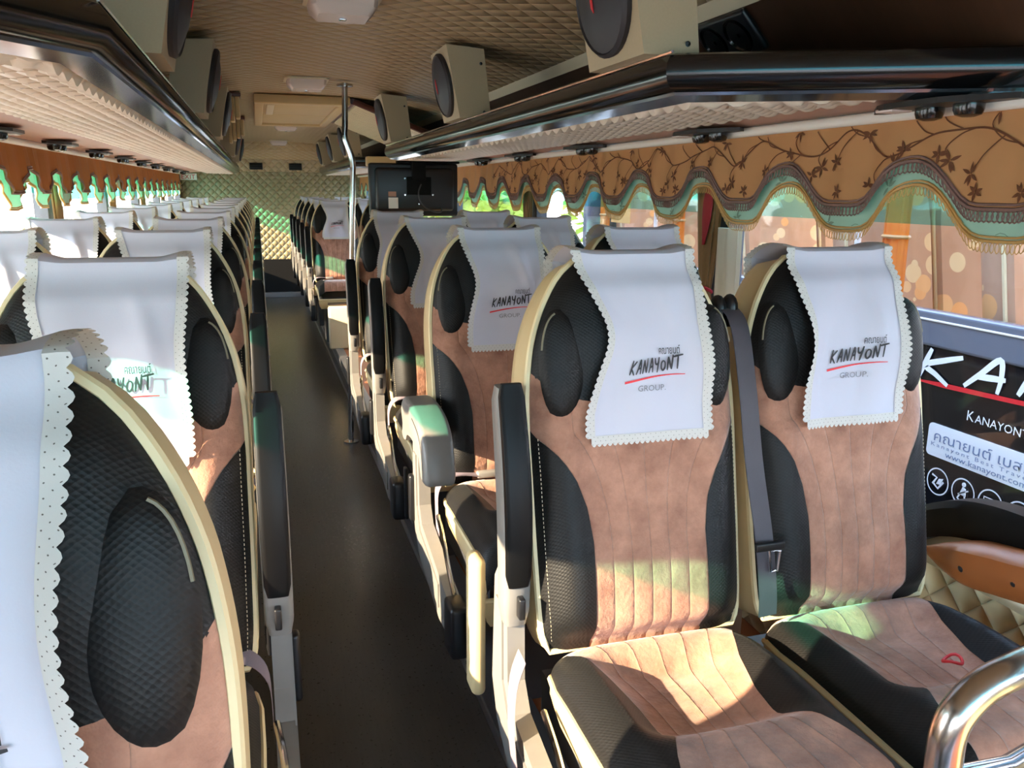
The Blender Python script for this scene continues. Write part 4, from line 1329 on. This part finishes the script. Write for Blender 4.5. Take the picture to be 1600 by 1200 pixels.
for k, (cx_, kind) in enumerate(((-2.222, 0), (-2.110, 1), (-1.998, 2), (-1.886, 3))):
    q = MB(); cz_ = .510
    ringf(q, cx_, cz_, .047, .005)
    if kind == 0:
        q.ribbon([(cx_-.028, cz_+.020), (cx_-.005, cz_+.014), (cx_-.022, cz_-.014)], .008, nf, .002)
        q.ribbon([(cx_-.016, cz_-.012), (cx_+.004, cz_-.024), (cx_+.026, cz_+.006)], .008, nf, .002)
        q.prism([(cx_-.006, cz_-.010), (cx_+.012, cz_-.008), (cx_+.022, cz_+.016), (cx_+.004, cz_+.012)], nf, 0, .002)
    elif kind == 1:
        q.prism([(cx_+.008*math.cos(a*PI/6), cz_+.027+.008*math.sin(a*PI/6)) for a in range(12)], nf, 0, .002)
        q.prism([(cx_-.014, cz_-.010), (cx_+.012, cz_-.012), (cx_+.010, cz_+.014), (cx_-.004, cz_+.018)], nf, 0, .002)
        q.ribbon([(cx_-.010, cz_-.006), (cx_-.020, cz_-.026), (cx_-.004, cz_-.034)], .007, nf, .002)
        q.ribbon([(cx_+.008, cz_-.008), (cx_+.012, cz_-.026), (cx_+.026, cz_-.030)], .007, nf, .002)
        q.ribbon([(cx_-.020, cz_-.012), (cx_+.022, cz_+.012)], .005, nf, .002)
    elif kind == 2:
        q.ribbon([(cx_-.026, cz_+.018), (cx_+.028, cz_+.018), (cx_+.028, cz_-.020), (cx_-.026, cz_-.020), (cx_-.026, cz_+.020)], .004, nf, .002)
        q.ribbon([(cx_-.016, cz_-.004), (cx_-.002, cz_-.004)], .005, nf, .002); q.ribbon([(cx_+.004, cz_-.004), (cx_+.020, cz_-.004)], .005, nf, .002)
        q.ribbon([(cx_-.010, cz_-.030), (cx_+.012, cz_-.030)], .005, nf, .002)
    else:
        q.ribbon([(cx_-.030, cz_-.002), (cx_+.030, cz_+.006)], .010, nf, .002)
        q.ribbon([(cx_-.012, cz_+.016), (cx_, cz_+.026), (cx_+.014, cz_+.018)], .005, nf, .002)
    q.build('pictogram', 'print_white', nb_, False)

# seats inside it: high orange backs with printed discs
def orange_seat(first=[None]):
    t = thing('orange_coach_seat', 'x', 'coach seat', (0, 0, 0), 'orange seats in the parked coach')
    P = [(.20,0), (.215,.15), (.215,.55), (.20,.72), (.15,.82), (.06,.86), (-.06,.86), (-.15,.82), (-.20,.72), (-.215,.55), (-.215,.15), (-.20,0)]
    L_ = lambda u, s, d: (u, s*.2-d, .42+s)
    MB().loft([[L_(u*.94, .43+(s-.43)*.96, .05) for u, s in P], [L_(u, s, .02) for u, s in P], [L_(u, s, -.06) for u, s in P], [L_(u*.92, .43+(s-.43)*.95, -.09) for u, s in P]]).build('backrest', 'dotted_orange', t)
    MB().tube([L_(u, s, .022) for u, s in P], .008, 6, closed=True).build('piping', 'piping', t)
    MB().rbox(-.21, .21, -.48, .0, .30, .44, .04).build('cushion', 'dotted_orange', t)
    MB().box(-.15, .15, -.40, .02, 0, .31).build('base', 'grey_dark', t, False)
    MB().ribbon([(.198, .02), (.196, .45), (.185, .70)], .040, lambda a, b, d: L_(a, b, .02)).build('belt', 'belt', t, False)
    return t
os_ = orange_seat(); first_ = True
for k, y in enumerate((1.35, 2.15, 2.95, 3.75, 4.55, 5.3)):
    for j, x in enumerate((2.61, 3.07)):
        o = os_ if first_ else copy_tree(os_)
        first_ = False
        o.location = (x, y, .421)
        o['label'] = 'orange disc-printed seat inside the parked coach, ' + ORD[k] + ' row from the frame edge, ' + ('window side' if j == 0 else 'inner side')
for k, (y, wd_) in enumerate(((1.25, .05), (2.66, .07), (4.42, .07), (5.50, .06))):
    t = thing('orange_curtain', 'bright orange curtain in the parked coach, ' + ['nearest the frame edge', 'between its middle windows', 'beside its far window', 'at its far end'][k], 'curtain', (NX+.082, y, 0), 'parked coach curtains')
    rr = []
    for i in range(13):
        z = 1.90-.80*i/12
        rr.append([(.025*(1+.3*math.sin(q*1.9))*math.cos(2*PI*q/32), wd_*(.8+.25*abs(i/12-.6))*(1+.1*math.sin(q*2.1))*math.sin(2*PI*q/32), z) for q in range(32)])
    MB().loft(rr).build('drape', 'curtain_orange', t)
    MB().tube([(.03*math.cos(a*PI/6), wd_*.86*math.sin(a*PI/6), 1.34) for a in range(12)], .008, 6, closed=True).build('tie_band', 'gold_fringe', t)
t = thing('window_notice', 'pale yellow paper notice on the parked coach window', 'notice', (NX-.001, 5.05, 1.40))
MB().rbox(-.002, .001, -.15, .15, -.10, .08, .0009).build('paper', 'gold_fringe', t, False)
MB().rbox(-.0032, -.002, -.12, .12, .02, .05, .0005).build('paler_band', 'cream', t, False)

# ------------------------------------------------------------------ outside: tarmac and greenery
g = MB().grid(lambda a, b: (-40+80*a, -30+80*b, -0.75), 8, 8); o = g.build('ground', 'ground', smooth=False); o['kind'] = 'structure'
def tree(x, y, h, rad, label, n=1500, seed=0):
    rnd = random.Random(seed)
    t = thing('leafy_tree', label, 'tree', (x, y, -0.75), 'trees outside')
    MB().tube([(0, 0, -.05), (.05, 0, h*.35), (0, .05, h*.7)], [.16, .12, .05], 8).build('trunk', 'bark', t)
    lf = MB()
    for i in range(n):
        th, ph = rnd.uniform(0, 2*PI), math.acos(rnd.uniform(-.9, 1))
        rr = rad*(.55+.45*rnd.random()**.5)*(1+.18*math.sin(3*th+ph*4))
        c = Vector((rr*math.sin(ph)*math.cos(th), rr*math.sin(ph)*math.sin(th), h*.58+rr*math.cos(ph)*h*.42/rad))
        a = Vector((rnd.gauss(0,1), rnd.gauss(0,1), rnd.gauss(0,.6))).normalized(); b = a.cross(Vector((rnd.gauss(0,1), rnd.gauss(0,1), rnd.gauss(0,1)))).normalized()
        s_ = rnd.uniform(.10, .22)
        lf.add([c-a*s_, c+b*s_*.45, c+a*s_, c-b*s_*.45], [(0,1,2,3)])
    lf.build('foliage', 'leaf', t, False)
for i, (x, y, h, rd) in enumerate(((3.2, 13.6, 3.9, 1.15), (6.1, 13.0, 4.4, 1.2), (9.2, 12.0, 4.2, 1.25))):
    tree(x, y, h, rd, 'sunlit leafy tree beyond the parked coach, ' + ['nearest our coach', 'the middle one', 'half hidden by the parked coach'][i], 1800, i)
for i, (x, y, h, rd) in enumerate(((-8.0, 7.0, 2.1, 0.9), (-9.5, 12.5, 2.4, 1.0))):
    tree(x, y, h, rd, 'low pale shrub outside the left windows, ' + ['nearer one', 'farther one'][i], 1200, 10+i)

for k, y in enumerate((1.6, 3.4, 5.0)):  # unseen lamps added under the parked coach's roof to brighten its orange seats
    t = thing('fill_lamp', 'added fill lamp under the roof of the parked coach, ' + ['nearest the frame edge', 'middle one', 'farthest one'][k], 'ceiling lamp', (2.95, y, 1.945), 'added fill lamps in the parked coach')
    MB().rbox(-.09, .09, -.5, .5, -.03, 0, .01).build('housing', 'white_paint', t)
    MB().rbox(-.08, .08, -.48, .48, -.05, -.029, .008).build('tube', 'fill_glow', t)
